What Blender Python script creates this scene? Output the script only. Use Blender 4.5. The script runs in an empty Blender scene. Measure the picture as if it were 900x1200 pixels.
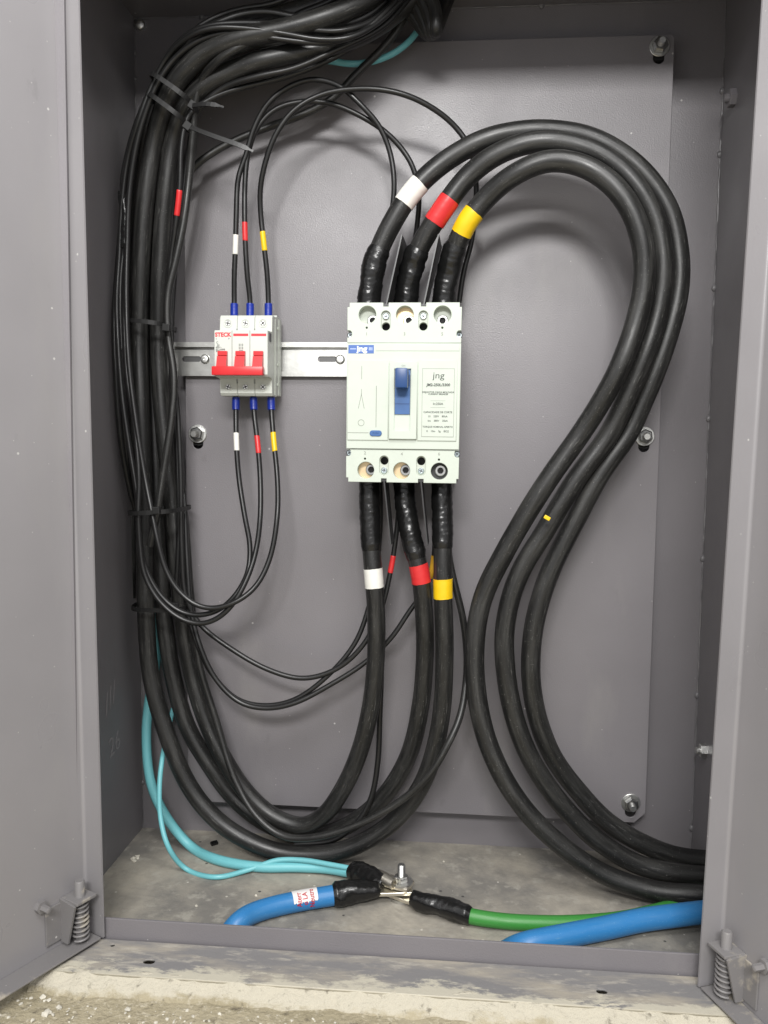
import bpy, bmesh, math, random
from mathutils import Vector, Matrix, noise
random.seed(7)
R = math.radians
S = bpy.context.scene
COL = S.collection

# ------------------------------------------------------------------ camera
CAM = Vector((.0473, -.8544, -.092)); YAW, PIT, ROL, FPX = -.0835, -.0761, .0122, 960.17
CF = Vector((math.sin(YAW)*math.cos(PIT), math.cos(YAW)*math.cos(PIT), math.sin(PIT)))
r0 = CF.cross(Vector((0, 0, 1))).normalized(); u0 = r0.cross(CF)
CR = r0*math.cos(ROL) + u0*math.sin(ROL); CU = u0*math.cos(ROL) - r0*math.sin(ROL)
cd = bpy.data.cameras.new('camera'); co = bpy.data.objects.new('camera', cd); COL.objects.link(co)
co.matrix_world = Matrix(((CR.x, CU.x, -CF.x, CAM.x), (CR.y, CU.y, -CF.y, CAM.y), (CR.z, CU.z, -CF.z, CAM.z), (0, 0, 0, 1)))
cd.sensor_fit = 'VERTICAL'; cd.sensor_height = 36; cd.sensor_width = 27; cd.lens = FPX/1200*36
cd.clip_start = .01; cd.clip_end = 100
S.camera = co

# ------------------------------------------------------------------ light
W = bpy.data.worlds.new('World'); S.world = W; W.use_nodes = True
W.node_tree.nodes['Background'].inputs[0].default_value = (.985, .985, 1.0, 1)
W.node_tree.nodes['Background'].inputs[1].default_value = .92
def area(name, loc, target, sx, sy, power, col=(1, .985, .965)):
    l = bpy.data.lights.new(name, 'AREA'); l.shape = 'RECTANGLE'; l.size = sx; l.size_y = sy; l.energy = power; l.color = col
    o = bpy.data.objects.new(name, l); COL.objects.link(o); o.location = loc
    o.rotation_euler = (Vector(target)-Vector(loc)).to_track_quat('-Z', 'Y').to_euler()
area('ceiling_light', (.0, -1.75, .70), (0, 0, 0), .58, .20, 28)
area('ceiling_light', (.15, -1.08, 1.08), (0, -.1, -.3), 1.0, .40, 15.5)
S.view_settings.view_transform = 'Standard'; S.view_settings.look = 'None'
S.view_settings.exposure = 0; S.view_settings.gamma = 1

# ------------------------------------------------------------------ materials
def nodes(name):
    m = bpy.data.materials.new(name); m.use_nodes = True
    nt = m.node_tree; b = nt.nodes['Principled BSDF']
    return m, nt, b
def N(nt, t, **kw):
    n = nt.nodes.new(t)
    for k, v in kw.items(): setattr(n, k, v)
    return n
def noise_ramp(nt, scale, lo, hi, detail=4, stretch=None, coord='Object', rough=.6):
    tc = N(nt, 'ShaderNodeTexCoord'); src = tc.outputs[coord]
    if stretch:
        mp = N(nt, 'ShaderNodeMapping'); mp.inputs['Scale'].default_value = stretch
        nt.links.new(src, mp.inputs[0]); src = mp.outputs[0]
    n = N(nt, 'ShaderNodeTexNoise'); n.inputs['Scale'].default_value = scale; n.inputs['Detail'].default_value = detail
    n.inputs['Roughness'].default_value = rough
    nt.links.new(src, n.inputs[0])
    r = N(nt, 'ShaderNodeMapRange'); r.inputs[1].default_value = lo; r.inputs[2].default_value = hi; r.clamp = True
    nt.links.new(n.outputs[0], r.inputs[0])
    return r.outputs[0], n.outputs[0]
def mix(nt, fac, a, b):
    m = N(nt, 'ShaderNodeMix', data_type='RGBA')
    if isinstance(fac, float): m.inputs[0].default_value = fac
    else: nt.links.new(fac, m.inputs[0])
    for i, c in ((6, a), (7, b)):
        if isinstance(c, tuple): m.inputs[i].default_value = (*c, 1)
        else: nt.links.new(c, m.inputs[i])
    return m.outputs[2]
def mul(nt, a, b):
    m = N(nt, 'ShaderNodeMath', operation='MULTIPLY')
    for i, c in enumerate((a, b)):
        if isinstance(c, (float, int)): m.inputs[i].default_value = c
        else: nt.links.new(c, m.inputs[i])
    return m.outputs[0]
def bump(nt, b, h, strength, dist):
    bp = N(nt, 'ShaderNodeBump'); bp.inputs['Strength'].default_value = strength; bp.inputs['Distance'].default_value = dist
    nt.links.new(h, bp.inputs['Height'])
    nt.links.new(bp.outputs[0], b.inputs['Normal'])
def specks(nt, scale, size, keep):
    """sparse tiny overspray dots: 1 on a dot"""
    tc = N(nt, 'ShaderNodeTexCoord')
    v = N(nt, 'ShaderNodeTexVoronoi'); v.inputs['Scale'].default_value = scale
    nt.links.new(tc.outputs['Object'], v.inputs[0])
    a = N(nt, 'ShaderNodeMath', operation='LESS_THAN'); a.inputs[1].default_value = size
    nt.links.new(v.outputs['Distance'], a.inputs[0])
    sp = N(nt, 'ShaderNodeSeparateColor'); nt.links.new(v.outputs['Color'], sp.inputs[0])
    g = N(nt, 'ShaderNodeMath', operation='GREATER_THAN'); g.inputs[1].default_value = keep
    nt.links.new(sp.outputs[0], g.inputs[0])
    return mul(nt, a.outputs[0], g.outputs[0])

def paint(name, col=(.186, .176, .185), rough=.42, peel=.16, speck=.86, wear=0.):
    m, nt, b = nodes(name)
    f1, _ = noise_ramp(nt, 5, .35, .7, 3)
    c = mix(nt, f1, tuple(x*.93 for x in col), tuple(x*1.05 for x in col))
    f2, _ = noise_ramp(nt, 16, .56, .78, 7, (1, 1, .3))
    c = mix(nt, mul(nt, f2, .25), c, (.30, .29, .27))
    f5, _ = noise_ramp(nt, 38, .66, .74, 5, (1, 1, .6))
    c = mix(nt, mul(nt, f5, .22), c, tuple(x*.55 for x in col))
    if speck: c = mix(nt, mul(nt, specks(nt, 130, .07, speck+.06), .6), c, (.5, .49, .47))
    if speck: c = mix(nt, mul(nt, specks(nt, 55, .055, speck), .75), c, (.55, .54, .52))
    if wear:
        f3, _ = noise_ramp(nt, 30, .56, .64, 8, (1, 1, 1))
        c = mix(nt, mul(nt, f3, wear), c, (.42, .38, .31))
    nt.links.new(c, b.inputs['Base Color'])
    rr, _ = noise_ramp(nt, 9, .3, .7, 3)
    mr = N(nt, 'ShaderNodeMapRange'); mr.inputs[3].default_value = rough-.05; mr.inputs[4].default_value = rough+.09
    nt.links.new(rr, mr.inputs[0]); nt.links.new(mr.outputs[0], b.inputs['Roughness'])
    b.inputs['Specular IOR Level'].default_value = .5
    _, h = noise_ramp(nt, 780, 0, 1, 3)
    bump(nt, b, h, peel, .0015)
    return m
M = {}
M['paint'] = paint('grey_powder_coat', rough=.33, peel=.17)
M['door'] = paint('grey_powder_coat_lit', (.245, .236, .243), .31, .05, .62)  # same coat as the cabinet, lightened to paint in the light on the doors
M['bead'] = paint('painted_weld', (.17, .165, .17), .35, .05, 0)

def dusty_floor(name):
    m, nt, b = nodes(name)
    f1, _ = noise_ramp(nt, 9, .42, .66, 8, rough=.65)
    c = mix(nt, f1, (.20, .19, .172), (.42, .385, .32))
    f2, _ = noise_ramp(nt, 60, .55, .68, 6)
    c = mix(nt, mul(nt, f2, .7), c, (.40, .38, .33))
    f3, _ = noise_ramp(nt, 22, .60, .70, 5)
    c = mix(nt, mul(nt, f3, .35), c, (.10, .097, .092))
    c = mix(nt, mul(nt, specks(nt, 110, .13, .90), .8), c, (.6, .57, .5))
    c = mix(nt, mul(nt, specks(nt, 45, .07, .88), .8), c, (.03, .03, .03))
    nt.links.new(c, b.inputs['Base Color']); b.inputs['Roughness'].default_value = .75
    _, h = noise_ramp(nt, 150, 0, 1, 6); bump(nt, b, h, .35, .002)
    return m
M['dusty'] = dusty_floor('dusty_painted_steel')

def sill_mat():
    m, nt, b = nodes('cement_smeared_sill')
    c = (.20, .195, .195)
    f1, _ = noise_ramp(nt, 16, .47, .63, 7, (.6, 2.5, 1)); c = mix(nt, mul(nt, f1, .75), c, (.40, .36, .29))
    f2, _ = noise_ramp(nt, 90, .55, .66, 8, (.5, 1.6, 1)); c = mix(nt, mul(nt, f2, .55), c, (.45, .42, .36))
    # cement crust creeping in from the front edge
    tc = N(nt, 'ShaderNodeTexCoord'); sx = N(nt, 'ShaderNodeSeparateXYZ'); nt.links.new(tc.outputs['Object'], sx.inputs[0])
    mr = N(nt, 'ShaderNodeMapRange'); mr.inputs[1].default_value = -.113; mr.inputs[2].default_value = -.143
    mr.inputs[3].default_value = -.10; mr.inputs[4].default_value = .26
    nt.links.new(sx.outputs[1], mr.inputs[0])
    _, nn = noise_ramp(nt, 55, 0, 1, 9, (.4, 1, 1), rough=.75)
    ad = N(nt, 'ShaderNodeMath', operation='ADD'); nt.links.new(mr.outputs[0], ad.inputs[0]); nt.links.new(nn, ad.inputs[1])
    r2 = N(nt, 'ShaderNodeMapRange'); r2.inputs[1].default_value = .60; r2.inputs[2].default_value = .68
    nt.links.new(ad.outputs[0], r2.inputs[0])
    c = mix(nt, r2.outputs[0], c, (.49, .46, .375))
    nt.links.new(c, b.inputs['Base Color']); b.inputs['Roughness'].default_value = .72
    _, h = noise_ramp(nt, 200, 0, 1, 6); bump(nt, b, h, .3, .0015)
    return m
M['sill'] = sill_mat()

def concrete(name, a, bcol, light, crust=None):
    m, nt, b = nodes(name)
    f1, _ = noise_ramp(nt, 14, .35, .68, 8); c = mix(nt, f1, a, bcol)
    if crust:      # ragged splash of pale cement next to the sill
        tc = N(nt, 'ShaderNodeTexCoord'); sx = N(nt, 'ShaderNodeSeparateXYZ'); nt.links.new(tc.outputs['Object'], sx.inputs[0])
        mr = N(nt, 'ShaderNodeMapRange'); mr.inputs[1].default_value = -.244; mr.inputs[2].default_value = -.264
        mr.inputs[3].default_value = .30; mr.inputs[4].default_value = -.22
        nt.links.new(sx.outputs[1], mr.inputs[0])
        _, nn = noise_ramp(nt, 40, 0, 1, 9, (.45, 1, 1), rough=.72)
        ad = N(nt, 'ShaderNodeMath', operation='ADD'); nt.links.new(mr.outputs[0], ad.inputs[0]); nt.links.new(nn, ad.inputs[1])
        r2 = N(nt, 'ShaderNodeMapRange'); r2.inputs[1].default_value = .50; r2.inputs[2].default_value = .62
        nt.links.new(ad.outputs[0], r2.inputs[0])
        c = mix(nt, r2.outputs[0], c, crust)
    f2, _ = noise_ramp(nt, 220, .55, .72, 4); c = mix(nt, mul(nt, f2, .8), c, light)
    f3, _ = noise_ramp(nt, 130, .60, .72, 4); c = mix(nt, mul(nt, f3, .7), c, (.10, .085, .06))
    nt.links.new(c, b.inputs['Base Color']); b.inputs['Roughness'].default_value = .9
    _, h = noise_ramp(nt, 170, 0, 1, 6); bump(nt, b, h, .8, .004)
    return m
M['concrete'] = concrete('rough_concrete', (.31, .270, .180), (.42, .370, .260), (.60, .55, .43))
M['cement'] = concrete('pale_cement', (.31, .270, .180), (.42, .370, .260), (.52, .48, .385), (.50, .465, .375))

def cable_mat(name, base, dust, rough, amount, spec=.5, sc=70):
    """rubbed, dusty sheath: scuffs run along the cable ('cyl' = position round and along it)"""
    m, nt, b = nodes(name)
    at_ = N(nt, 'ShaderNodeAttribute', attribute_name='cyl')
    def cyl(scale, lo, hi, stretch, detail=6):
        mp = N(nt, 'ShaderNodeMapping'); mp.inputs['Scale'].default_value = stretch; nt.links.new(at_.outputs['Vector'], mp.inputs[0])
        n = N(nt, 'ShaderNodeTexNoise'); n.inputs['Scale'].default_value = scale; n.inputs['Detail'].default_value = detail; n.inputs['Roughness'].default_value = .65
        nt.links.new(mp.outputs[0], n.inputs[0])
        r = N(nt, 'ShaderNodeMapRange'); r.inputs[1].default_value = lo; r.inputs[2].default_value = hi
        nt.links.new(n.outputs[0], r.inputs[0]); return r.outputs[0]
    c = mix(nt, mul(nt, cyl(1.6, .45, .8, (1, 1, .12)), amount*.45), base, dust)
    c = mix(nt, mul(nt, cyl(5., .62, .72, (1, 1, .12), 4), amount*.8), c, dust)
    c = mix(nt, mul(nt, cyl(9., .66, .70, (1, 1, .9), 3), amount), c, tuple(min(1, x*1.6) for x in dust))
    nt.links.new(c, b.inputs['Base Color'])
    _, h = noise_ramp(nt, 260, 0, 1, 3); bump(nt, b, h, .08, .0008)
    mr = N(nt, 'ShaderNodeMapRange'); mr.inputs[3].default_value = rough-.06; mr.inputs[4].default_value = rough+.12
    nt.links.new(cyl(2., .3, .7, (1, 1, .2)), mr.inputs[0]); nt.links.new(mr.outputs[0], b.inputs['Roughness'])
    b.inputs['Specular IOR Level'].default_value = spec
    return m
M['rubber'] = cable_mat('black_rubber_jacket', (.0100, .0100, .0097), (.13, .128, .12), .38, .72)
M['pvc'] = cable_mat('black_pvc_wire', (.010, .010, .010), (.05, .05, .05), .34, .15)
M['cyan'] = cable_mat('light_blue_pvc', (.17, .50, .54), (.08, .30, .34), .42, .7)
M['blue'] = cable_mat('blue_pvc', (.028, .185, .44), (.15, .31, .46), .40, .5)
M['green'] = cable_mat('green_pvc', (.040, .235, .040), (.14, .30, .12), .42, .5)

def simple(name, col, rough, metal=0., var=.06, bs=0., bscale=300, spec=.5):
    m, nt, b = nodes(name)
    f, _ = noise_ramp(nt, 60, .3, .7, 4)
    c = mix(nt, f, tuple(x*(1-var) for x in col), tuple(min(1, x*(1+var)) for x in col))
    nt.links.new(c, b.inputs['Base Color']); b.inputs['Roughness'].default_value = rough; b.inputs['Metallic'].default_value = metal
    b.inputs['Specular IOR Level'].default_value = spec
    if bs:
        _, h = noise_ramp(nt, bscale, 0, 1, 4); bump(nt, b, h, bs, .001)
    return m
M['tape'] = simple('black_vinyl_tape', (.008, .008, .008), .26, 0, .2, .35, 160)
M['white_tape'] = simple('white_tape', (.72, .71, .66), .38, 0, .05)
M['red_tape'] = simple('red_tape', (.58, .026, .028), .36)
M['yellow_tape'] = simple('yellow_tape', (.78, .50, .008), .36)
M['orange_tape'] = simple('ochre_tape', (.55, .30, .02), .4)
M['tie_gloss'] = simple('shiny_black_nylon', (.02, .02, .02), .36, spec=.6)
M['tie'] = simple('black_nylon', (.010, .010, .010), .52, spec=.35)
M['white_plastic'] = simple('ivory_plastic', (.505, .55, .485), .48, 0, .02, .04, 900, spec=.35)
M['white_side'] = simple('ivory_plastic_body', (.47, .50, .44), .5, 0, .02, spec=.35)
M['white_nose'] = simple('off_white_plastic', (.56, .58, .535), .45, 0, .02, spec=.4)
M['red_plastic'] = simple('red_plastic', (.56, .018, .022), .33)
M['blue_handle'] = simple('blue_plastic', (.012, .052, .17), .36)
M['blue_slot'] = simple('mid_blue_plastic', (.036, .11, .29), .45)
M['blue_label'] = simple('blue_label', (.05, .125, .38), .45)
M['ferrule'] = simple('blue_ferrule', (.010, .028, .27), .32)
M['ink'] = simple('black_ink', (.06, .065, .06), .6)
M['faint'] = simple('embossed_print', (.22, .23, .20), .6)
M['pale_ink'] = simple('white_print', (.75, .78, .85), .5)
M['mid_ink'] = simple('pale_blue_print', (.42, .50, .75), .5)
M['red_ink'] = simple('red_print', (.70, .03, .04), .5)
M['scratch'] = simple('chalk_mark', (.25, .24, .25), .8)
M['zinc'] = simple('zinc_plated_steel', (.64, .64, .62), .40, 1, .12, .1, 400)
M['nut_steel'] = simple('dull_nut_steel', (.36, .36, .355), .34, 1, .15, .1, 300)
M['rail'] = simple('zinc_rail', (.50, .50, .48), .36, 1, .10, .08, 150)
M['chrome'] = simple('bright_screw', (.66, .74, .76), .26, 1, .1)
M['dark_steel'] = simple('dark_steel', (.10, .10, .10), .4, .7)
M['tin'] = simple('tinned_copper', (.80, .76, .66), .36, 1, .1, .2, 200)
M['copper'] = simple('copper_terminal', (.75, .58, .36), .35, .6, .1)
M['black_hole'] = simple('deep_black', (.006, .006, .006), .8)
M['barrier'] = simple('grey_black_barrier', (.035, .035, .036), .42, 0, .1)
M['paper'] = simple('torn_paper_sticker', (.76, .74, .72), .7, 0, .04)
M['crumb'] = simple('cement_crumb_grey', (.58, .55, .47), .9, 0, .15)

# ------------------------------------------------------------------ object helpers
ORIG = {}
def tag(o, label=None, cat=None, group=None, kind=None):
    if label: o['label'] = label
    if cat: o['category'] = cat
    if group: o['group'] = group
    if kind: o['kind'] = kind
    return o
def empty(name, loc, label=None, cat=None, group=None, kind=None):
    o = bpy.data.objects.new(name, None); o.empty_display_size = .01; COL.objects.link(o); o.location = loc
    ORIG[o.name] = Vector(loc); return tag(o, label, cat, group, kind)
def link(name, bm, mat, parent=None, smooth=False, origin=None, sharp=40):
    """world-space bmesh -> one mesh object; origin at the thing's base"""
    if parent is not None: org = ORIG[parent.name]
    else: org = Vector(origin) if origin is not None else Vector((0, 0, 0))
    bmesh.ops.recalc_face_normals(bm, faces=bm.faces[:]) if name not in ('sky',) else None
    bmesh.ops.translate(bm, verts=bm.verts[:], vec=-org)
    if smooth:
        for f in bm.faces: f.smooth = True
        a = R(sharp)
        for e in bm.edges:
            if len(e.link_faces) == 2 and e.calc_face_angle(0) > a: e.smooth = False
    me = bpy.data.meshes.new(name); bm.to_mesh(me); bm.free()
    mats = mat if isinstance(mat, (list, tuple)) else [mat]
    for m in mats: me.materials.append(M[m] if isinstance(m, str) else m)
    o = bpy.data.objects.new(name, me); COL.objects.link(o)
    if parent is not None:
        o.parent = parent; o.location = (0, 0, 0)
    else: o.location = org
    ORIG[o.name] = org
    return o
def BM(): return bmesh.new()
def box(bm, x0, x1, y0, y1, z0, z1, bev=0., mtx=None):
    vs = [bm.verts.new(Vector((x, y, z)) if mtx is None else mtx @ Vector((x, y, z))) for x in (x0, x1) for y in (y0, y1) for z in (z0, z1)]
    fs = [bm.faces.new([vs[i] for i in q]) for q in ((0, 1, 3, 2), (4, 6, 7, 5), (0, 4, 5, 1), (2, 3, 7, 6), (0, 2, 6, 4), (1, 5, 7, 3))]
    if bev:
        es = list({e for f in fs for e in f.edges})
        bmesh.ops.bevel(bm, geom=es, offset=bev, segments=2, affect='EDGES', profile=.6)
def frame_of(d):
    d = d.normalized(); a = Vector((0, 0, 1)) if abs(d.z) < .9 else Vector((1, 0, 0))
    u = d.cross(a).normalized(); return d, u, d.cross(u)
def lathe(bm, p0, axis, prof, seg=20, flat=None):
    """prof: list of (distance along axis, radius)"""
    d, u, v = frame_of(Vector(axis)); p0 = Vector(p0); rings = []
    for (t, r) in prof:
        if r < 1e-6: rings.append([bm.verts.new(p0+d*t)])
        else: rings.append([bm.verts.new(p0+d*t+(u*math.cos(2*math.pi*i/seg)+v*math.sin(2*math.pi*i/seg))*r) for i in range(seg)])
    for a, b in zip(rings, rings[1:]):
        for i in range(seg):
            j = (i+1) % seg
            if len(a) == 1 and len(b) == 1: continue
            if len(a) == 1: bm.faces.new((a[0], b[i], b[j]))
            elif len(b) == 1: bm.faces.new((a[i], b[0], a[j]))
            else: bm.faces.new((a[i], b[i], b[j], a[j]))
    for rg, end in ((rings[0], 0), (rings[-1], 1)):
        if len(rg) > 2: bm.faces.new(rg)
def tube(bm, pts, rad, seg=14, caps=True):
    """rad(i, angle) or float"""
    n = len(pts); T = [(pts[min(i+1, n-1)]-pts[max(i-1, 0)]).normalized() for i in range(n)]
    lay = bm.verts.layers.float_vector.get('cyl') or bm.verts.layers.float_vector.new('cyl'); run = 0.
    _, u, _ = frame_of(T[0]); rings = []
    for i in range(n):
        u = (u - T[i]*u.dot(T[i])).normalized(); v = T[i].cross(u); rg = []
        for k in range(seg):
            a = 2*math.pi*k/seg; r = rad(i, a) if callable(rad) else rad
            q = bm.verts.new(pts[i]+(u*math.cos(a)+v*math.sin(a))*r); q[lay] = (math.cos(a), math.sin(a), run*90); rg.append(q)
        rings.append(rg); run += (pts[min(i+1, n-1)]-pts[i]).length
    for a, b in zip(rings, rings[1:]):
        for k in range(seg):
            j = (k+1) % seg; bm.faces.new((a[k], b[k], b[j], a[j]))
    if caps: bm.faces.new(rings[0]); bm.faces.new(rings[-1])

def circ(cx, cz, r, n=24): return [(cx+r*math.cos(2*math.pi*i/n), cz+r*math.sin(2*math.pi*i/n)) for i in range(n)]
def rect(x0, x1, z0, z1): return [(x0, z0), (x1, z0), (x1, z1), (x0, z1)]
def rrect(x0, x1, z0, z1, r, n=5):
    p = []
    for cx, cz, a0 in ((x1-r, z0+r, -90), (x1-r, z1-r, 0), (x0+r, z1-r, 90), (x0+r, z0+r, 180)):
        for i in range(n+1):
            a = R(a0+90*i/n); p.append((cx+r*math.cos(a), cz+r*math.sin(a)))
    return p
def obr(cx, cz, w, h): return rrect(cx-w/2, cx+w/2, cz-h/2, cz+h/2, min(w, h)/2*.999, 8)
def sheet(loops, y0, y1, bev=0.):
    """plate in the XZ plane with holes; front at y0, back at y1 (y0<y1). returns a bmesh"""
    cu = bpy.data.curves.new('c', 'CURVE'); cu.dimensions = '2D'; cu.fill_mode = 'BOTH'
    K = 200.; cu.extrude = ((y1-y0)/2-bev)*K; cu.bevel_depth = bev*K; cu.offset = -bev*K; cu.bevel_resolution = 1
    for lp in loops:
        s = cu.splines.new('POLY'); s.points.add(len(lp)-1); s.use_cyclic_u = True
        for p, (x, z) in zip(s.points, lp): p.co = (x*K, z*K, 0, 1)
    return curve_bm(cu, (y0+y1)/2, 1/K)
def curve_bm(cu, ymid, k=1.):
    o = bpy.data.objects.new('c', cu); COL.objects.link(o)
    dg = bpy.context.evaluated_depsgraph_get(); me = bpy.data.meshes.new_from_object(o.evaluated_get(dg))
    bm = bmesh.new(); bm.from_mesh(me); bpy.data.objects.remove(o); bpy.data.curves.remove(cu); bpy.data.meshes.remove(me)
    bmesh.ops.remove_doubles(bm, verts=bm.verts[:], dist=1e-6/k)
    for v in bm.verts: x, y, z = v.co*k; v.co = (x, ymid-z, y)
    return bm
def text_bm(s, size, x, z, y, align='CENTER', shear=0., bold=0., sx=1., mtx=None, ext=.00006):
    cu = bpy.data.curves.new('t', 'FONT'); cu.body = s; cu.size = size; cu.align_x = align; cu.align_y = 'CENTER'
    cu.extrude = ext; cu.shear = shear; cu.offset = bold; cu.resolution_u = 3
    bm = curve_bm(cu, 0)
    for v in bm.verts:
        p = Vector((v.co.x*sx, v.co.y, v.co.z))
        v.co = (mtx @ p) if mtx is not None else p+Vector((x, y, z))
    return bm
def merge(bm, other):
    me = bpy.data.meshes.new('m'); other.to_mesh(me); bm.from_mesh(me); other.free(); bpy.data.meshes.remove(me)

# ---- paths: sight points of the survey photograph laid on a given depth (y) or height ('z')
def at(u, v, y=None, z=None):
    d = CF + CR*((u-450)/FPX) + CU*((600-v)/FPX)
    t = (y-CAM.y)/d.y if z is None else (z-CAM.z)/d.z
    return CAM + d*t
def proj(P):
    d = P-CAM; w = d.dot(CF); return 450+FPX*d.dot(CR)/w, 600-FPX*d.dot(CU)/w
FZ = -.5254
def path(pts, step=.003, smooth=3):
    """pts: (u,v,y) | (u,v) with y interpolated | (u,v,'z',height) | Vector"""
    ys = [None]*len(pts)
    for i, p in enumerate(pts):
        if isinstance(p, Vector): ys[i] = p.y
        elif len(p) == 3: ys[i] = p[2]
        elif len(p) == 4: ys[i] = at(p[0], p[1], z=p[3]).y
    kn = [i for i in range(len(pts)) if ys[i] is not None]
    for i in range(len(pts)):
        if ys[i] is None:
            a = [k for k in kn if k < i]; b = [k for k in kn if k > i]
            if a and b:
                a, b = a[-1], b[0]; t = (i-a)/(b-a); t = t*t*(3-2*t); ys[i] = ys[a]*(1-t)+ys[b]*t
            else: ys[i] = ys[a[-1]] if a else ys[b[0]]
    Q = [p if isinstance(p, Vector) else at(p[0], p[1], ys[i]) for i, p in enumerate(pts)]
    Q = [Q[0]*2-Q[1]] + Q + [Q[-1]*2-Q[-2]]
    dense = []
    for i in range(1, len(Q)-2):
        p0, p1, p2, p3 = Q[i-1:i+3]
        t0 = 0; t1 = max(1e-4, (p1-p0).length**.5); t2 = t1+max(1e-4, (p2-p1).length**.5); t3 = t2+max(1e-4, (p3-p2).length**.5)
        for k in range(16):
            t = t1+(t2-t1)*k/16
            A1 = p0*((t1-t)/(t1-t0))+p1*((t-t0)/(t1-t0)); A2 = p1*((t2-t)/(t2-t1))+p2*((t-t1)/(t2-t1)); A3 = p2*((t3-t)/(t3-t2))+p3*((t-t2)/(t3-t2))
            B1 = A1*((t2-t)/(t2-t0))+A2*((t-t0)/(t2-t0)); B2 = A2*((t3-t)/(t3-t1))+A3*((t-t1)/(t3-t1))
            dense.append(B1*((t2-t)/(t2-t1))+B2*((t-t1)/(t2-t1)))
    dense.append(Q[-2])
    return resample(dense, step, smooth)
def resample(P, step, smooth=0):
    out = [P[0]]; acc = 0
    for a, b in zip(P, P[1:]):
        L = (b-a).length
        while acc+L >= step:
            t = (step-acc)/L; a = a.lerp(b, t); out.append(a.copy()); L = (b-a).length; acc = 0
        acc += L
    if (out[-1]-P[-1]).length > step*.3: out.append(P[-1])
    w = smooth
    for _ in range(smooth*3):
        out = [out[0]]+[(out[i-1]+out[i]*2+out[i+1])/4 for i in range(1, len(out)-1)]+[out[-1]]
    return out
def near(P, u, v): return min(range(len(P)), key=lambda i: (proj(P[i])[0]-u)**2+(proj(P[i])[1]-v)**2)
def sub(P, i, half):
    """piece of a path of length 2*half centred on sample i"""
    a = b = i; L = 0
    while a > 0 and L < half: L += (P[a]-P[a-1]).length; a -= 1
    L = 0
    while b < len(P)-1 and L < half: L += (P[b]-P[b+1]).length; b += 1
    return P[a:b+1]
def cable(name, pts, r, mat, label, cat='cable', group=None, seg=16, step=.003, smooth=3, wob=.022):
    P = path(pts, step, smooth); bm = BM(); sd = random.random()*50
    tube(bm, P, lambda i, a: r*(1+wob*noise.noise(Vector((i*.09+sd, math.cos(a), math.sin(a))))), seg)
    o = link(name, bm, mat, smooth=True, origin=P[0]); tag(o, label, cat, group); o['_'] = 0; del o['_']
    return o, P
def band(parent, P, u, v, r, half, mat, name='marker_band', label=None):
    """tape ring: skewed ends, a lapped loose edge and slight wrinkles"""
    q = sub(P, near(P, u, v), half); q = resample(q, half/7); bm = BM(); n = len(q); sd = random.random()*60; sk = random.uniform(-.10, .10) if mat != 'ferrule' else 0
    pts = [q[0]+(q[0]-q[1]).normalized()*.0003]+q+[q[-1]+(q[-1]-q[-2]).normalized()*.0003]
    T = (q[-1]-q[0]).normalized(); m0 = q[n//2]; ph = random.random()*6
    def rad(i, a):
        lap = .035*max(0, 1-((a-ph) % 6.283)/2.4) if mat != 'ferrule' else 0
        return r*(.97 if i in (0, n+1) else 1.045+lap+.018*noise.noise(Vector((i*.5+sd, math.cos(a)*1.5, math.sin(a)*1.5))))
    tube(bm, pts, rad, 24)
    for w in bm.verts:
        d = w.co-m0; w.co += T*(sk*d.dot(Vector((.7, .3, .6)))+.0004*noise.noise(w.co*300))
    o = link(name, bm, mat, parent, smooth=True)
    if label: o['label'] = label
    return o
def tapewrap(parent, P, i0, i1, r, thick=.10, lump=.06, name='tape_wrap', taper=0.):
    q = list(P[i0:i1+1])
    if i0 == 0: q.insert(0, q[0]-(q[1]-q[0]).normalized()*.0035)
    if i1 == len(P)-1: q.append(q[-1]+(q[-1]-q[-2]).normalized()*.0035)
    q = resample(q, .0011); bm = BM(); n = len(q); sd = random.random()*90
    def rad(i, a):
        t = i/(n-1); x = i*.0011; ca, sa = math.cos(a), math.sin(a)
        warp = .0035*noise.noise(Vector((x*70+sd, ca, sa)))
        lay = ((x+a*.0012+warp) % .0105)/.0105             # overlapping spiral turns of tape
        w = noise.noise(Vector((x*75+sd, ca*.8, sa*.8)))
        cr = 1-abs(noise.noise(Vector((x*260+sd+ca*2.2, ca*1.6, sa*1.6))))*2.2   # creases
        e = min(1, t*14, (1-t)*14)
        return r*(1+(thick+lump*w+.045*max(0, cr)**2+.045*lay**2)*e+.012)*(1-abs(taper)*((t if taper > 0 else 1-t)**2.2))
    tube(bm, q, rad, 30)
    return link(name, bm, 'tape', parent, smooth=True, sharp=60)

# ================================================================== SETTING
bm = BM()
bmesh.ops.create_grid(bm, x_segments=120, y_segments=60, size=1)
for v in bm.verts:
    x, y = v.co.x*1.5, v.co.y*.9-.62
    h = .0022*noise.noise(Vector((x*30, y*30, 0)))+.003*noise.noise(Vector((x*7, y*7, 3)))
    v.co = (x, y, -.5290+h*.5 if y < -.215 else -.536)
tag(link('ground', bm, 'concrete', smooth=True), kind='structure')

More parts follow.
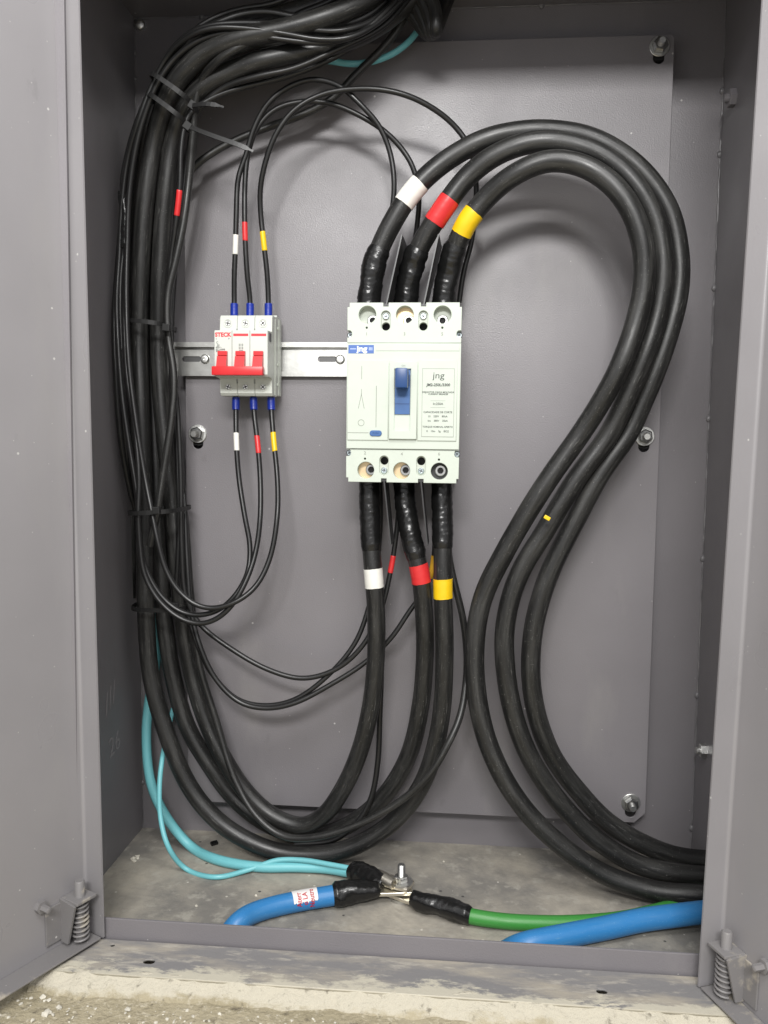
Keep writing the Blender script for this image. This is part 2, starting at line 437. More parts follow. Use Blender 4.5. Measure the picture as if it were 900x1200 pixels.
# ================================================================== CABINET
XL, XR, YB, YF, ZT = -.298, .3106, .0247, -.196, .360
cab = empty('electrical_cabinet', (0, -.1, FZ), 'grey steel electrical cabinet standing open on rough concrete', 'cabinet')
b = BM(); box(b, XL-.002, XR+.002, YB, YB+.002, FZ-.004, ZT+.002); link('back_wall', b, 'paint', cab)
b = BM(); box(b, XL-.002, XL, YF, YB, FZ-.004, ZT+.002); left_wall = link('side_wall', b, 'paint', cab)
b = BM(); box(b, XR, XR+.002, YF, YB, FZ-.004, ZT+.002); right_wall = link('side_wall', b, 'paint', cab)
b = BM(); box(b, XL, XR, YF+.001, YB, ZT, ZT+.002); top_panel = link('top_panel', b, 'paint', cab)
b = BM(); box(b, XL, XR, YF+.0025, YB, FZ-.002, FZ); link('bottom_panel', b, 'dusty', cab)
# front frame: folded flanges
for x0, x1 in ((XL, -.268), (.270, XR)):
    b = BM(); box(b, x0, x1, YF-.002, YF, -.4975, ZT+.002); link('frame_flange', b, 'paint', cab)
b = BM(); box(b, XL, XR, YF-.0021, YF-.0001, .325, ZT+.0021); link('frame_flange', b, 'paint', cab)
# sill: upright lip and flat foot flange with two fixing holes
b = BM(); box(b, XL, XR, YF, YF+.0022, FZ-.001, -.4995, .0006); link('sill_lip', b, 'paint', cab)
b = sheet([rect(XL-.01, XR+.01, -.243, -.1985), obr(-.196, -.2245, .010, .0065)[::-1], obr(.172, -.2245, .009, .006)[::-1], circ(-.235, -.206, .0022, 10)[::-1]], 0, .002)
for v in b.verts: x, y, z = v.co; v.co = (x, z, -.517-y)
link('sill_flange', b, 'sill', cab)
for hx, hy in ((-.196, -.2245), (.172, -.2245), (-.235, -.206)):
    b = BM(); box(b, hx-.008, hx+.008, hy-.007, hy+.007, -.5255, -.5245); link('fixing_hole', b, 'black_hole', cab)
# weld beads along the inside corners
def bead(p0, p1, r, gaps, wallpart=cab):
    p0, p1 = Vector(p0), Vector(p1); L = (p1-p0).length; n = int(L/.003); bm = BM()
    P = [p0.lerp(p1, i/n) for i in range(n+1)]; sd = random.random()*99
    tube(bm, P, lambda i, a: r*(.35+.5*max(0, noise.noise(Vector((i*.05+sd, 0, 0)))+.25)+.3*noise.noise(Vector((i*.6, a, sd)))), 7)
    for g in gaps:
        c = p0.lerp(p1, g); bmesh.ops.create_uvsphere(bm, u_segments=8, v_segments=6, radius=r*1.7, matrix=Matrix.Translation(c) @ Matrix.Diagonal((1, .8, 1.2, 1)))
    link('weld_bead', bm, 'bead', wallpart, smooth=True)
bead((XR-.0005, YB-.0005, FZ), (XR-.0005, YB-.0005, ZT), .0018, (.035, .20, .365, .53, .68, .83, .90))
bead((XL+.0005, YB-.0005, FZ), (XL+.0005, YB-.0005, ZT), .0014, (.06, .3, .93, .96))
bead((XL, YB-.0005, ZT-.0005), (XR, YB-.0005, ZT-.0005), .0018, (.12, .17, .2, .5, .7))
# chalk marks on the left wall
mt = Matrix(((0, 0, 0, 0),)*4)
def leftwall_text(s, size, y, z, rot, x=XL+.0003):
    c, sn = math.cos(rot), math.sin(rot)
    # text x -> +Y direction (seen from inside the left wall), text z -> up
    return text_bm(s, size, 0, 0, 0, mtx=Matrix(((0, -1, 0, x), (c, 0, -sn, y), (sn, 0, c, z), (0, 0, 0, 1))))
link('chalk_number', leftwall_text('26', .030, -.050, -.401, R(6)), 'scratch', left_wall)
for k in range(3): link('chalk_stroke', leftwall_text('/', .034, -.068+.009*k, -.354+.004*k, R(8)), 'scratch', left_wall)
# hexagon bolt heads on the right wall, knob in the top corner
def hexbolt(name, p, ax, r, h, mat, parent, stud=0, washer=0):
    bm = BM(); t = 0
    if washer: lathe(bm, p, ax, [(0, washer), (.0012, washer), (.0015, washer*.92)], 24); t = .0015
    lathe(bm, Vector(p)+Vector(ax)*t, ax, [(0, r), (h*.86, r), (h, r*.90)], 6)
    if stud: lathe(bm, Vector(p)+Vector(ax)*(t+h-.0002), ax, [(0, r*.52), (stud-.001, r*.52), (stud, r*.40)], 14)
    return link(name, bm, mat, parent, smooth=True, sharp=25)
hexbolt('wall_bolt', (XR, -.0129, .2492), (-1, 0, 0), .0085, .006, 'paint', right_wall, .004)
hexbolt('wall_bolt', (XR, -.0102, -.3961), (-1, 0, 0), .0075, .006, 'zinc', right_wall, .004)
bm = BM(); lathe(bm, (-.2915, YB, .3615-.009), (0, -1, 0), [(0, .0055), (.004, .0055), (.006, .003), (.0062, 0)], 14); link('corner_bolt', bm, 'zinc', cab, smooth=True)

# ---- doors: folded trays hung on sprung pins
def door(edge, ang, sgn, lip, tilt, zc, z0, z1, width):
    d = Vector((sgn*math.sin(ang), -math.cos(ang), 0)); n = Vector((-sgn*math.cos(ang), -math.sin(ang), 0))
    fold = Vector(edge)-n*lip; fold.z = 0
    def Wd(a, bb, z):
        p = fold+d*a+n*bb; return Vector((p.x+tilt*(z-zc), p.y, z))
    def dbox(bm, a0, a1, b0, b1, c0, c1, bev=0.):
        m0 = len(bm.verts); box(bm, a0, a1, b0, b1, c0, c1, bev)
        bm.verts.ensure_lookup_table()
        for v in bm.verts[m0:]: v.co = Wd(*v.co)
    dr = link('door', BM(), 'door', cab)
    bm = BM(); t = .0016; rr = .0045; n_ = 8
    # profile: outer skin + rounded fold + hinge lip
    prof = [(width, 0), (rr, 0)]+[(rr-rr*math.sin(R(90*i/n_)), rr-rr*math.cos(R(90*i/n_))) for i in range(1, n_+1)]+[(0, lip)]
    inn = [(width, t), (rr, t)]+[(rr-(rr-t)*math.sin(R(90*i/n_)), rr-(rr-t)*math.cos(R(90*i/n_))) for i in range(1, n_+1)]+[(t, lip)]
    zs = [z0+(z1-z0)*i/40 for i in range(41)]; cols = []
    for z in zs:
        cols.append([bm.verts.new(Wd(a, bb+.0005*noise.noise(Vector((z*4, a*5, sgn))), z)) for a, bb in prof+inn[::-1]])
    k = len(cols[0])
    for c0, c1 in zip(cols, cols[1:]):
        for i in range(k):
            j = (i+1) % k; bm.faces.new((c0[i], c0[j], c1[j], c1[i]))
    for c in (cols[0], cols[-1]):
        for i in range(len(prof)-1): bm.faces.new((c[i], c[i+1], c[k-2-i], c[k-1-i]))
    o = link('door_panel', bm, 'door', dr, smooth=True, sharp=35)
    bm = BM(); dbox(bm, .004, width, .0018, lip, z0, z0+t, .0005); link('bottom_lip', bm, 'sill_lip_mat' if 0 else 'doorlip', dr)
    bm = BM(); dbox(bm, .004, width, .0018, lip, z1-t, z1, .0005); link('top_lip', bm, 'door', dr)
    return dr, Wd, dbox
M['doorlip'] = paint('dusty_door_lip', (.19, .182, .182), .5, .08, .7, wear=.75)
def hinge(dr, Wd, dbox, a_s, b_s, zb, tilt_b, flip=1):
    """sprung hinge pin held by a bent bracket; a along the door, b out of it"""
    P = [Wd(a_s, b_s, zb+.0015), Wd(a_s, b_s, zb+.053)]
    bm = BM(); lathe(bm, P[0], P[1]-P[0], [(0, .0042), (.0505, .0042), (.0515, .0034)], 14); link('hinge_pin', bm, 'doorlip', dr, smooth=True)
    bm = BM(); turns = 8; pts = []
    for i in range(turns*14+1):
        a = 2*math.pi*i/14; z = zb+.0025+.033*i/(turns*14)
        pts.append(Wd(a_s+.0062*math.cos(a), b_s+.0062*math.sin(a), z))
    tube(bm, pts, .0010, 6); link('hinge_spring', bm, 'doorlip', dr, smooth=True)
    # bracket: web rising from the door skin, top tab with the pin through it
    bm = BM()
    dbox(bm, a_s-.010, a_s+.010, .0018, b_s+.009, zb+.037, zb+.0395, .0006)
    vs = [Wd(a_s+.010+o, bb, z) for o in (0, .0018) for bb, z in ((.0018, zb+.002), (b_s-.002, zb+.002), (b_s+.008, zb+.037), (.0018, zb+.039))]
    v = [bm.verts.new(p) for p in vs]
    for q in ((0, 1, 2, 3), (7, 6, 5, 4), (0, 4, 5, 1), (1, 5, 6, 2), (2, 6, 7, 3), (3, 7, 4, 0)): bm.faces.new([v[i] for i in q])
    dbox(bm, a_s+.010, a_s+.026, .0017, .0034, zb+.004, zb+.036, .0005)
    link('hinge_bracket', bm, 'doorlip', dr)
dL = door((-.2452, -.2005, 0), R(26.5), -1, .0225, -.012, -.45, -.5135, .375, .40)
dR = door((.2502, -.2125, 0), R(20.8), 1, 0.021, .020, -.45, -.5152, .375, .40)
hinge(*dL, .017, .0135, -.511, 0); hinge(*dR, 0.018, .0115, -.5133, 0)
bm = BM(); Wd = dL[1]
lathe(bm, Wd(.047, .0015, -.470), Wd(.047, .03, -.470)-Wd(.047, 0, -.470), [(0, .0055), (.004, .0055), (.0042, .003), (.012, .0028), (.0125, .002)], 6); link('latch_screw', bm, 'doorlip', dL[0], smooth=True)
bm = BM(); Wd = dR[1]
lathe(bm, Wd(.050, .0015, -.470), Wd(.050, .03, -.470)-Wd(.050, 0, -.470), [(0, .0055), (.004, .0055), (.0042, .003), (.012, .0028), (.0125, .002)], 6); link('latch_screw', bm, 'doorlip', dR[0], smooth=True)

# ---- cement along the sill and crumbs
bm = BM(); nx, ny = 260, 14; g = []
for i in range(nx+1):
    x = -.285+.57*i/nx; row = []
    for j in range(ny+1):
        t = j/ny
        y0 = -.2365-.006*noise.noise(Vector((x*22, 1, 0)))-.004*noise.noise(Vector((x*80, 5, 0))); y1 = -.256-.008*noise.noise(Vector((x*14, 9, 0)))-.006*noise.noise(Vector((x*60, 2, 0)))
        y = y0+(y1-y0)*t
        h = -.5166+.0008*noise.noise(Vector((x*60, y*90, 2)))+.0006*noise.noise(Vector((x*190, y*190, 2)))
        h = h-.0012*(1-min(1, t*5))-.0120*min(1, max(0, (t-.12)/.88))**1.2-.0025*max(0, t-.9)/.1
        row.append(bm.verts.new((x, y, h)))
    g.append(row)
for i in range(nx):
    for j in range(ny): bm.faces.new((g[i][j], g[i+1][j], g[i+1][j+1], g[i][j+1]))
tag(link('cement_smear', bm, 'cement', smooth=True), 'pale cement smear along the front of the cabinet sill', 'cement', kind='stuff')
bm = BM()
def crumb(x, y, z, s):
    m = Matrix.Translation((x, y, z)) @ Matrix.Rotation(random.random()*6, 4, 'Z') @ Matrix.Diagonal((s*random.uniform(.7, 1.4), s*random.uniform(.7, 1.3), s*random.uniform(.4, .8), 1))
    r = bmesh.ops.create_icosphere(bm, subdivisions=1, radius=1, matrix=m)
    for v in r['verts']: v.co += Vector((random.uniform(-1, 1), random.uniform(-1, 1), random.uniform(-1, 1)))*s*.25
for _ in range(650):
    x = random.uniform(-.32, .1) if random.random() < .8 else random.uniform(.1, .3)
    y = random.uniform(-.36, -.262); crumb(x, y, -.5285, random.choice((.0006, .0008, .001, .0015)))
for (u, v) in ((50, 1168), (57, 1172), (56, 1186), (70, 1181), (54, 1188), (62, 1189), (36, 1170), (97, 1154), (88, 1155), (150, 1183), (38, 1196)):
    p = at(u, v, z=-.528); crumb(p.x, p.y, -.5280, random.uniform(.0016, .0034))
for (u, v) in ((160, 1007), (230, 1062), (300, 1050), (520, 1010)):
    p = at(u, v, z=FZ); crumb(p.x, p.y, FZ+.0006, random.uniform(.001, .002)) if u > 160 else [crumb(p.x+random.uniform(-.004, .004), p.y+random.uniform(-.006, .006), FZ+.0006, .0022) for _ in range(5)]
tag(link('cement_crumbs', bm, 'crumb'), 'pale cement crumbs scattered over the concrete and the cabinet floor', 'debris', kind='stuff')

# ================================================================== MOUNTING PLATE
pl, pr, pt, pb = -.2368, .2552, .3161, -.4804; c = .011
mp = empty('mounting_plate', (0, 0, pb), 'large grey steel mounting plate bolted to the cabinet back', 'mounting plate')
bolts = ((.2408, .3142-.011), (-.2235, -.0792), (.24, -.0769), (.2396, -.4601))
loops = [[(pl+c, pb), (pr-c, pb), (pr, pb+c), (pr, pt-.003), (pr-.003, pt), (pl+c, pt), (pl, pt-c), (pl, pb+c)]]
for x, z in bolts: loops.append(rrect(x-.0055, x+.0055, z-.0145, z+.004, .0054)[::-1])
link('plate', sheet(loops, 0, .002, .0005), 'paint', mp)
for x, z in bolts:
    bm = BM(); lathe(bm, (x, .0021, z), (0, 1, 0), [(0, .011), (.0205, .011)], 16); link('spacer', bm, 'black_hole', mp, smooth=True)
    bm = BM(); lathe(bm, (x, -.0002, z+.0015), (0, -1, 0), [(0, .0098), (.0013, .0098), (.0016, .0094), (.0016, .0040)], 28); link('washer', bm, 'zinc', mp, smooth=True, sharp=30)
    bm = BM(); a_ = random.random(); lathe(bm, (x, -.0019, z+.0015), (0, -1, 0), [(0, .0066), (.0010, .0074), (.0046, .0074), (.0058, .0060), (.0058, .0038)], 6)
    bmesh.ops.rotate(bm, verts=bm.verts[:], cent=(x, 0, z+.0015), matrix=Matrix.Rotation(a_, 3, 'Y')); link('nut', bm, 'nut_steel', mp)
    bm = BM(); lathe(bm, (x, -.0070, z+.0015), (-.05, -1, -.06), [(0, .0037)]+[(.0006*k, .0037-(.0004 if k % 2 else 0)) for k in range(1, 13)]+[(.0082, .0030)], 14); link('stud', bm, 'zinc', mp, smooth=True, sharp=25)
b = BM(); 

# ================================================================== DIN RAIL
rl, rr_ = -.2473, -.020
rail = empty('mounting_rail', (rl, 0, 0), 'silver top-hat mounting rail running behind both breakers', 'mounting rail')
b = sheet([rect(rl, rr_, -.0125, .0125), obr(-.2293, .0006, .0205, .0058)[::-1], obr(-.085, .0009, .0205, .0058)[::-1]], -.0016, -.0006)
for s in (1, -1):
    z0, z1 = sorted((s*.0125, s*.0135)); box(b, rl, rr_, -.0076, -.0006, z0, z1)
    z0, z1 = sorted((s*.0135, s*.0175)); box(b, rl, rr_, -.0076, -.0066, z0, z1)
    z0, z1 = sorted((s*.0168, s*.0175)); box(b, rl, rr_, -.0066, -.0055, z0, z1)
link('rail', b, 'rail', rail)
for x in (-.2148, -.0715):
    bm = BM(); lathe(bm, (x, -.0016, .0006), (0, -1, 0), [(0, .0048), (.0012, .0048), (.0028, .0034), (.0030, .0016), (.0018, .0014), (.0018, 0)], 18); link('screw', bm, 'zinc', rail, smooth=True)
for x in (-.2293, -.085):
    bm = BM(); box(bm, x-.0085, x+.0085, -.0004, -.0002, -.0025, .0036); link('slot_shade', bm, 'dark_steel', rail)  # dark sheet painting in the shade behind the slot

# ================================================================== SMALL BREAKER (3 poles)
mcb = empty('circuit_breaker', (-.158, -.01, -.04), 'small white three-pole circuit breaker with joined red toggles', 'circuit breaker')
x0, x1 = -.1843, -.1318; pw = (x1-x0)/3
def prism(bm, prof, xa, xb):
    A = [bm.verts.new((xa, y, z)) for y, z in prof]; B = [bm.verts.new((xb, y, z)) for y, z in prof]
    n = len(prof)
    bm.faces.new(A); bm.faces.new(B[::-1])
    for i in range(n): bm.faces.new((A[i], B[i], B[(i+1) % n], A[(i+1) % n]))
prof = [(-.009, -.0385), (-.030, -.0385), (-.032, -.0405), (-.050, -.0405), (-.0525, -.038), (-.0525, -.0245), (-.054, -.0235), (-.0700, -.0235), (-.0725, -.0215), (-.0725, .0195), (-.0715, .0205), (-.054, .0208), (-.0525, .0225), (-.0525, .0355), (-.0505, .0378), (-.034, .0378), (-.031, .041), (-.009, .0395)]
for k in range(3):
    bm = BM(); prism(bm, prof, x0+pw*k+.00012, x0+pw*(k+1)-.00012)
    bmesh.ops.bevel(bm, geom=[e for e in bm.edges if abs(e.verts[0].co.x-e.verts[1].co.x) < 1e-6], offset=.0005, segments=1, affect='EDGES')
    ml = link('pole_housing', bm, 'white_nose', mcb)
    xc = x0+pw*(k+.5)
    for zc in (.0300, -.0320):
        bm = BM(); lathe(bm, (xc-.0005, -.0524, zc), (0, -1, 0), [(0, .0043), (.0006, .0043), (.0006, .0036), (-.001, .0034), (-.001, 0)], 20); link('terminal_ring', bm, 'white_nose', ml, smooth=True)
        bm = BM(); lathe(bm, (xc-.0005, -.0519, zc), (0, -1, 0), [(0, .0036), (.0004, .0036)], 18); link('terminal_well', bm, 'black_hole', ml)
        bm = BM(); lathe(bm, (xc-.0005, -.0515, zc), (0, -1, 0), [(0, .0027), (.0014, .0027), (.0018, .0023)], 18)
        a = random.random()*3; ca, sa = math.cos(a)*.0022, math.sin(a)*.0022
        o = link('terminal_screw', bm, 'zinc', ml, smooth=True)
        bm = BM(); q = Matrix.Translation((xc-.0005, 0, zc)) @ Matrix.Rotation(a, 4, 'Y')
        box(bm, -.0021, .0021, -.0535, -.0532, -.0004, .0004, mtx=q); box(bm, -.00045, .00045, -.05348, -.05322, -.0021, .0021, mtx=q); link('screw_slot', bm, 'black_hole', ml)
    # toggle tongue
    bm = BM(); pr2 = [(-.0720, -.0165), (-.0795, -.0165), (-.0800, -.0150), (-.0765, -.0045), (-.0720, -.0042)]
    prism(bm, pr2, xc-.0047, xc+.0047); box(bm, xc-.0047, xc+.0047, -.0755, -.072, -.0040, .0005, .0006)
    link('toggle', bm, 'red_plastic', ml)
    if k: bm = BM(); box(bm, xc-.0073, xc+.0073, -.07262, -.0724, .0148, .0172); link('red_stripe', bm, 'red_ink', ml)
bm = BM(); box(bm, x0+.0001, x1-.0026, -.0825, -.0742, -.0232, -.0146, .0014); link('toggle_bar', bm, 'red_plastic', mcb, smooth=True)
for k in (1, 2):
    for zc in (.0225, -.0265):
        bm = BM(); box(bm, x0+pw*k-.0008, x0+pw*k+.0006, -.0527, -.0520, zc-.0022, zc+.0022); link('joint_rivet', bm, 'dark_steel', mcb)
bm = BM(); box(bm, x1-.0002, x1+.0003, -.066, -.058, .011, .019); link('side_window', bm, 'barrier', mcb)
for z in (.028, -.008, -.028):
    bm = BM(); lathe(bm, (x1-.0001, -.028, z), (1, 0, 0), [(0, .0018), (.0006, .0018), (.0008, .001)], 12); link('side_rivet', bm, 'white_side', mcb)
for ya, za, zb in ((-.0225, -.038, .038), (-.0405, -.039, .036)):
    bm = BM(); box(bm, x1-.0001, x1+.0004, ya, ya+.0009, za, zb); link('side_rib', bm, 'white_side', mcb)
bm = BM()
merge(bm, text_bm('STECK', .0054, x0+pw*.5+.0001, .0160, -.0727, bold=.00022, sx=.98)); link('logo', bm, 'red_ink', mcb)
bm = BM()
merge(bm, text_bm('n', .0022, x0+.0018, .0122, -.0727, 'LEFT')); merge(bm, text_bm('C', .003, x0+.0032, .0085, -.0727)); merge(bm, text_bm('20', .0026, x0+.0028, .0060, -.0727, 'LEFT'))
for s, z in (('400V~', .0040), ('IEC 60898', .0020), ('3000', .0004)): merge(bm, text_bm(s, .0022, x0+.0016, z, -.0727, 'LEFT'))
merge(bm, text_bm('↗' if 0 else 'P', .0022, x0+pw-.0028, .0122, -.0727))
for i in range(3):
    for j in (0, 1): box(bm, x0+pw*1.5-.0018+i*.0017, x0+pw*1.5-.0012+i*.0017, -.0727, -.0725, .0022+j*.0030, .0046+j*.0030)
box(bm, x0+pw*1.5-.0018, x0+pw*1.5+.0022, -.07265, -.07245, .0010, .0014)
link('print', bm, 'ink', mcb)

# ================================================================== LARGE MOULDED CASE BREAKER
X0, Z1 = -.0525, .0425; YC = -.0945
mc = empty('main_breaker', (0, 0, -.1225), 'large ivory moulded case breaker with blue handle', 'main breaker')
def mx(x): return X0+x*.001
def mz(z): return Z1-z*.001
def R4(a, b_, c_, d_): return rect(mx(a), mx(b_), mz(d_), mz(c_))
# body
bm = BM(); box(bm, mx(.7), mx(104.3), -.071, -.0006, mz(150), mz(15), .001); box(bm, mx(2), mx(103), -.0605, -.0012, mz(164.5), mz(.5), .0006); link('case', bm, 'white_side', mc)
# terminal covers with through holes
def cover(zs, holes, yf, name):
    return link(name, sheet([zs]+[h[::-1] for h in holes], yf, -.0722, .0004), 'white_plastic', mc)
topo = [(mx(x), mz(z)) for x, z in ((2, 0), (33, 0), (33, 3.6), (38, 3.6), (38, 0), (67.5, 0), (67.5, 3.6), (72.5, 3.6), (72.5, 0), (103, 0), (103, 4), (105, 4), (105, 25.3), (102.4, 25.3), (101, 26.5), (100.6, 28.5), (101, 30.5), (102.4, 31.7), (105, 31.7), (105, 36.5), (0, 36.5), (0, 31.7), (2.6, 31.7), (4, 30.5), (4.4, 28.5), (4, 26.5), (2.6, 25.3), (0, 25.3), (0, 4), (2, 4))]
hs = [circ(mx(x), mz(11), .0081) for x in (18.5, 53, 87.5)]+[obr(mx(x), mz(16.6), .0086, .0186) for x in (35.5, 70)]+[circ(mx(x), mz(22.8), .0010, 10) for x in (18, 87.5)]
cover(topo, hs, YC+.0015, 'terminal_cover')
boto = [(mx(x), mz(165-z)) for x, z in ((2, 0), (33, 0), (33, 3.6), (38, 3.6), (38, 0), (67.5, 0), (67.5, 3.6), (72.5, 3.6), (72.5, 0), (103, 0), (103, 4), (105, 4), (105, 24), (102.4, 24), (101, 25), (100.6, 27), (101, 29), (102.4, 30.2), (105, 30.2), (105, 30.6), (0, 30.6), (0, 30.2), (2.6, 30.2), (4, 29), (4.4, 27), (4, 25), (2.6, 24), (0, 24), (0, 4), (2, 4))]
hs = [circ(mx(x), mz(154), .0079) for x in (18.5, 52, 87)]+[obr(mx(x), mz(149.5), .0086, .0186) for x in (35.5, 70)]+[circ(mx(x), mz(143.3), .0010, 10) for x in (17.6, 86.5)]
cover(boto, hs, YC+.0015, 'terminal_cover')
bm = BM(); box(bm, mx(1), mx(104), -.0725, -.0700, mz(164), mz(1)); link('case_floor', bm, 'barrier', mc)
# mid section
link('front_cover', sheet([R4(0, 105, 36.9, 134)], YC, -.0722, .0007), 'white_plastic', mc)
bm = BM(); merge(bm, sheet([R4(27, 103.5, 38.5, 44)], YC-.0004, YC+.001, .0002)); link('rib', bm, 'white_plastic', mc)
for a_, b_ in ((1.2, 39.0), (66.4, 102)): link('front_panel', sheet([R4(a_, b_, 52.5, 126)], YC-.0011, YC+.001, .0004), 'white_plastic', mc)
# handle bezel
link('handle_bezel', sheet([R4(39.8, 65.6, 53.8, 124.8), R4(44.5, 59.5, 60.5, 117)[::-1]], YC-.0028, YC+.001, .0006), 'white_plastic', mc)
bm = BM(); box(bm, mx(43.5), mx(60.2), YC+.0006, YC+.0014, mz(118), mz(60)); link('bezel_floor', bm, 'white_plastic', mc)
bm = BM()
merge(bm, sheet([R4(45, 59, 60.8, 102)], YC-.0012, YC+.0005, .0003)); link('handle_slide', bm, 'blue_slot', mc)
bm = BM(); box(bm, mx(46), mx(57.6), YC-.0190, YC-.0014, mz(79), mz(61), .002); hd = link('handle', bm, 'blue_handle', mc, smooth=True)
for v in hd.data.vertices:
    t = (-.0014+YC-v.co.y)/.0176; v.co.z += .003*t*0
bm = BM(); box(bm, mx(57.7), mx(59), YC-.0016, YC-.0011, mz(76), mz(66)); link('handle_shade', bm, 'blue_handle', mc); bm = BM(); box(bm, mx(45.5), mx(58.5), YC-.00145, YC-.0011, mz(92.6), mz(92)); link('slide_shade_line', bm, 'blue_handle', mc)  # darker blue strips painting in shade beside the handle and across the slide
# logo label
link('logo_label', sheet([R4(1.4, 25, 38.7, 46.4)], YC-.0002, YC+.0004), 'blue_label', mc)
bm = BM(); merge(bm, text_bm('jng', .0072, mx(14), mz(42.3), YC-.0003, bold=.00025, sx=1.15)); link('logo', bm, 'pale_ink', mc)
bm = BM(); box(bm, mx(3), mx(8.5), YC-.0003, YC-.0001, mz(42.7), mz(41.9))
for i in range(3): box(bm, mx(20.5+i*1.2), mx(21.2+i*1.2), YC-.0003, YC-.0001, mz(43.6), mz(40.8))
link('logo_print', bm, 'mid_ink', mc)
YP = YC-.0012
# marks on the left field
bm = BM()
box(bm, mx(13.9), mx(14.3), YP-.0001, YP+.0001, mz(70), mz(58)); box(bm, mx(27.6), mx(28.1), YP-.0001, YP+.0001, mz(114), mz(76)); box(bm, mx(1.5), mx(21), YP-.0001, YP+.0001, mz(119.4), mz(119))
for s in (-1, 1):
    q = Matrix.Translation((mx(14+s*1.3), 0, mz(90))) @ Matrix.Rotation(s*-.21, 4, 'Y'); box(bm, -.0002, .0002, YP-.0001, YP+.0001, -.007, .007, mtx=q)
box(bm, mx(13.9), mx(14.3), YP-.0001, YP+.0001, mz(83), mz(79))
merge(bm, sheet([circ(mx(14), mz(110), .0030), circ(mx(14), mz(110), .0026)[::-1]], YP-.0001, YP+.0001))
link('position_mark', bm, 'faint', mc)
link('test_button', sheet([obr(mx(27.7), mz(119.6), .0113, .0054)], YP-.0009, YP+.0004, .0004), 'blue_slot', mc)
bm = text_bm('PUSH', .0024, mx(27.7), mz(119.6), YP-.001); link('button_print', bm, 'blue_handle', mc)
# rating label
link('rating_label', sheet([R4(70, 99.5, 60, 122.3)], YP-.0001, YP+.0006), 'white_plastic', mc)
bm = BM(); t_ = .00016
for a_, b_, c_, d_ in ((70, 99.5, 60, 60.3), (70, 99.5, 122, 122.3), (70, 70.3, 60, 122.3), (99.2, 99.5, 60, 122.3), (78, 91.5, 89.2, 89.4), (78, 91.5, 95.4, 95.6)):
    box(bm, mx(a_), mx(b_), YP-.0002, YP-.00005, mz(d_), mz(c_))
link('label_frame', bm, 'faint', mc)
bm = BM()
merge(bm, text_bm('jng', .0082, mx(84.8), mz(66.5), YP-.0002, sx=1.15, shear=.05))
merge(bm, text_bm('JM2-250L/3300', .0035, mx(84.8), mz(75), YP-.0002, bold=.00012, shear=.1))
link('model_print', bm, 'ink', mc)
bm = BM()
for s, z, sz in (('DISJUNTOR CAIXA MOLDADA', 81.6, .00215), ('CURRENT BREAKER', 83.4, .00205), ('In:250A', 92.2, .0030), ('CAPACIDADE DE CORTE', 99.8, .00235), ('Ui    220V    85kA', 103.6, .0024), ('Icu    380V    35kA', 107.6, .0024), ('TORQUE NOMINAL APERTO', 113.2, .00215), ('0    10m    3g    IEC/J', 117.2, .0024)):
    merge(bm, text_bm(s, sz, mx(84.8), mz(z), YP-.0002, bold=.00004))
link('rating_print', bm, 'ink', mc)
bm = BM()
for s, x, z in (('1', 18, 28.6), ('3', 53, 28.6), ('5', 87.5, 28.6), ('2', 17.6, 138), ('4', 52, 138.5), ('6', 86.5, 138)):
    link('pole_number', text_bm(s, .004, mx(x), mz(z), YC+.00135), 'faint', mc)
link('bezel_print', text_bm('ON', .0022, mx(52.7), mz(57.8), YC-.0029), 'faint', mc)
# screws and terminal hardware
def screw(x, z, r, y, mat='chrome', name='cover_screw'):
    bm = BM(); lathe(bm, (mx(x), y, mz(z)), (0, -1, 0), [(0, r), (.0012, r), (.0018, r*.75), (.0018, r*.5), (.0008, r*.42), (.0008, 0)], 20)
    o = link(name, bm, mat, mc, smooth=True, sharp=30)
    bm = BM(); a = random.random()*1.5; q = Matrix.Translation((mx(x), 0, mz(z))) @ Matrix.Rotation(a, 4, 'Y')
    box(bm, -r*.62, r*.62, y-.0021, y-.0017, -r*.09, r*.09, mtx=q); box(bm, -r*.09, r*.09, y-.00208, y-.00172, -r*.62, r*.62, mtx=q); link('screw_slot', bm, 'dark_steel', o)
for x, z in ((1.9, 28.5), (103.1, 28.5), (1.9, 138), (103.1, 138)): screw(x, z, .0029, -.083)
for x, z in ((1.9, 28.5), (103.1, 28.5), (1.9, 138), (103.1, 138)):
    bm = BM(); box(bm, mx(x)-.0016, mx(x)+.0016, -.0835, -.0720, mz(z)-.003, mz(z)+.003); link('screw_boss', bm, 'white_side', mc)
for x, z, zh in ((35.5, 12.2, 21.2), (70, 12.2, 21.2), (35.5, 154, 145), (70, 154, 145)):
    # recessed floor of the oblong pocket with a screw and a dark mounting hole
    b2 = sheet([obr(mx(x), mz((z+zh)/2), .0088, .0188), circ(mx(x), mz(zh), .0038)[::-1]], YC+.0045, YC+.0120, .0002); link('pocket', b2, 'white_side', mc)
    screw(x, z, .0030, YC+.0045)
tints = {(18.5, 11): 'white_side', (53, 11): 'copper', (87.5, 11): 'white_side', (18.5, 154): 'copper', (52, 154): 'copper', (87, 154): 'barrier'}
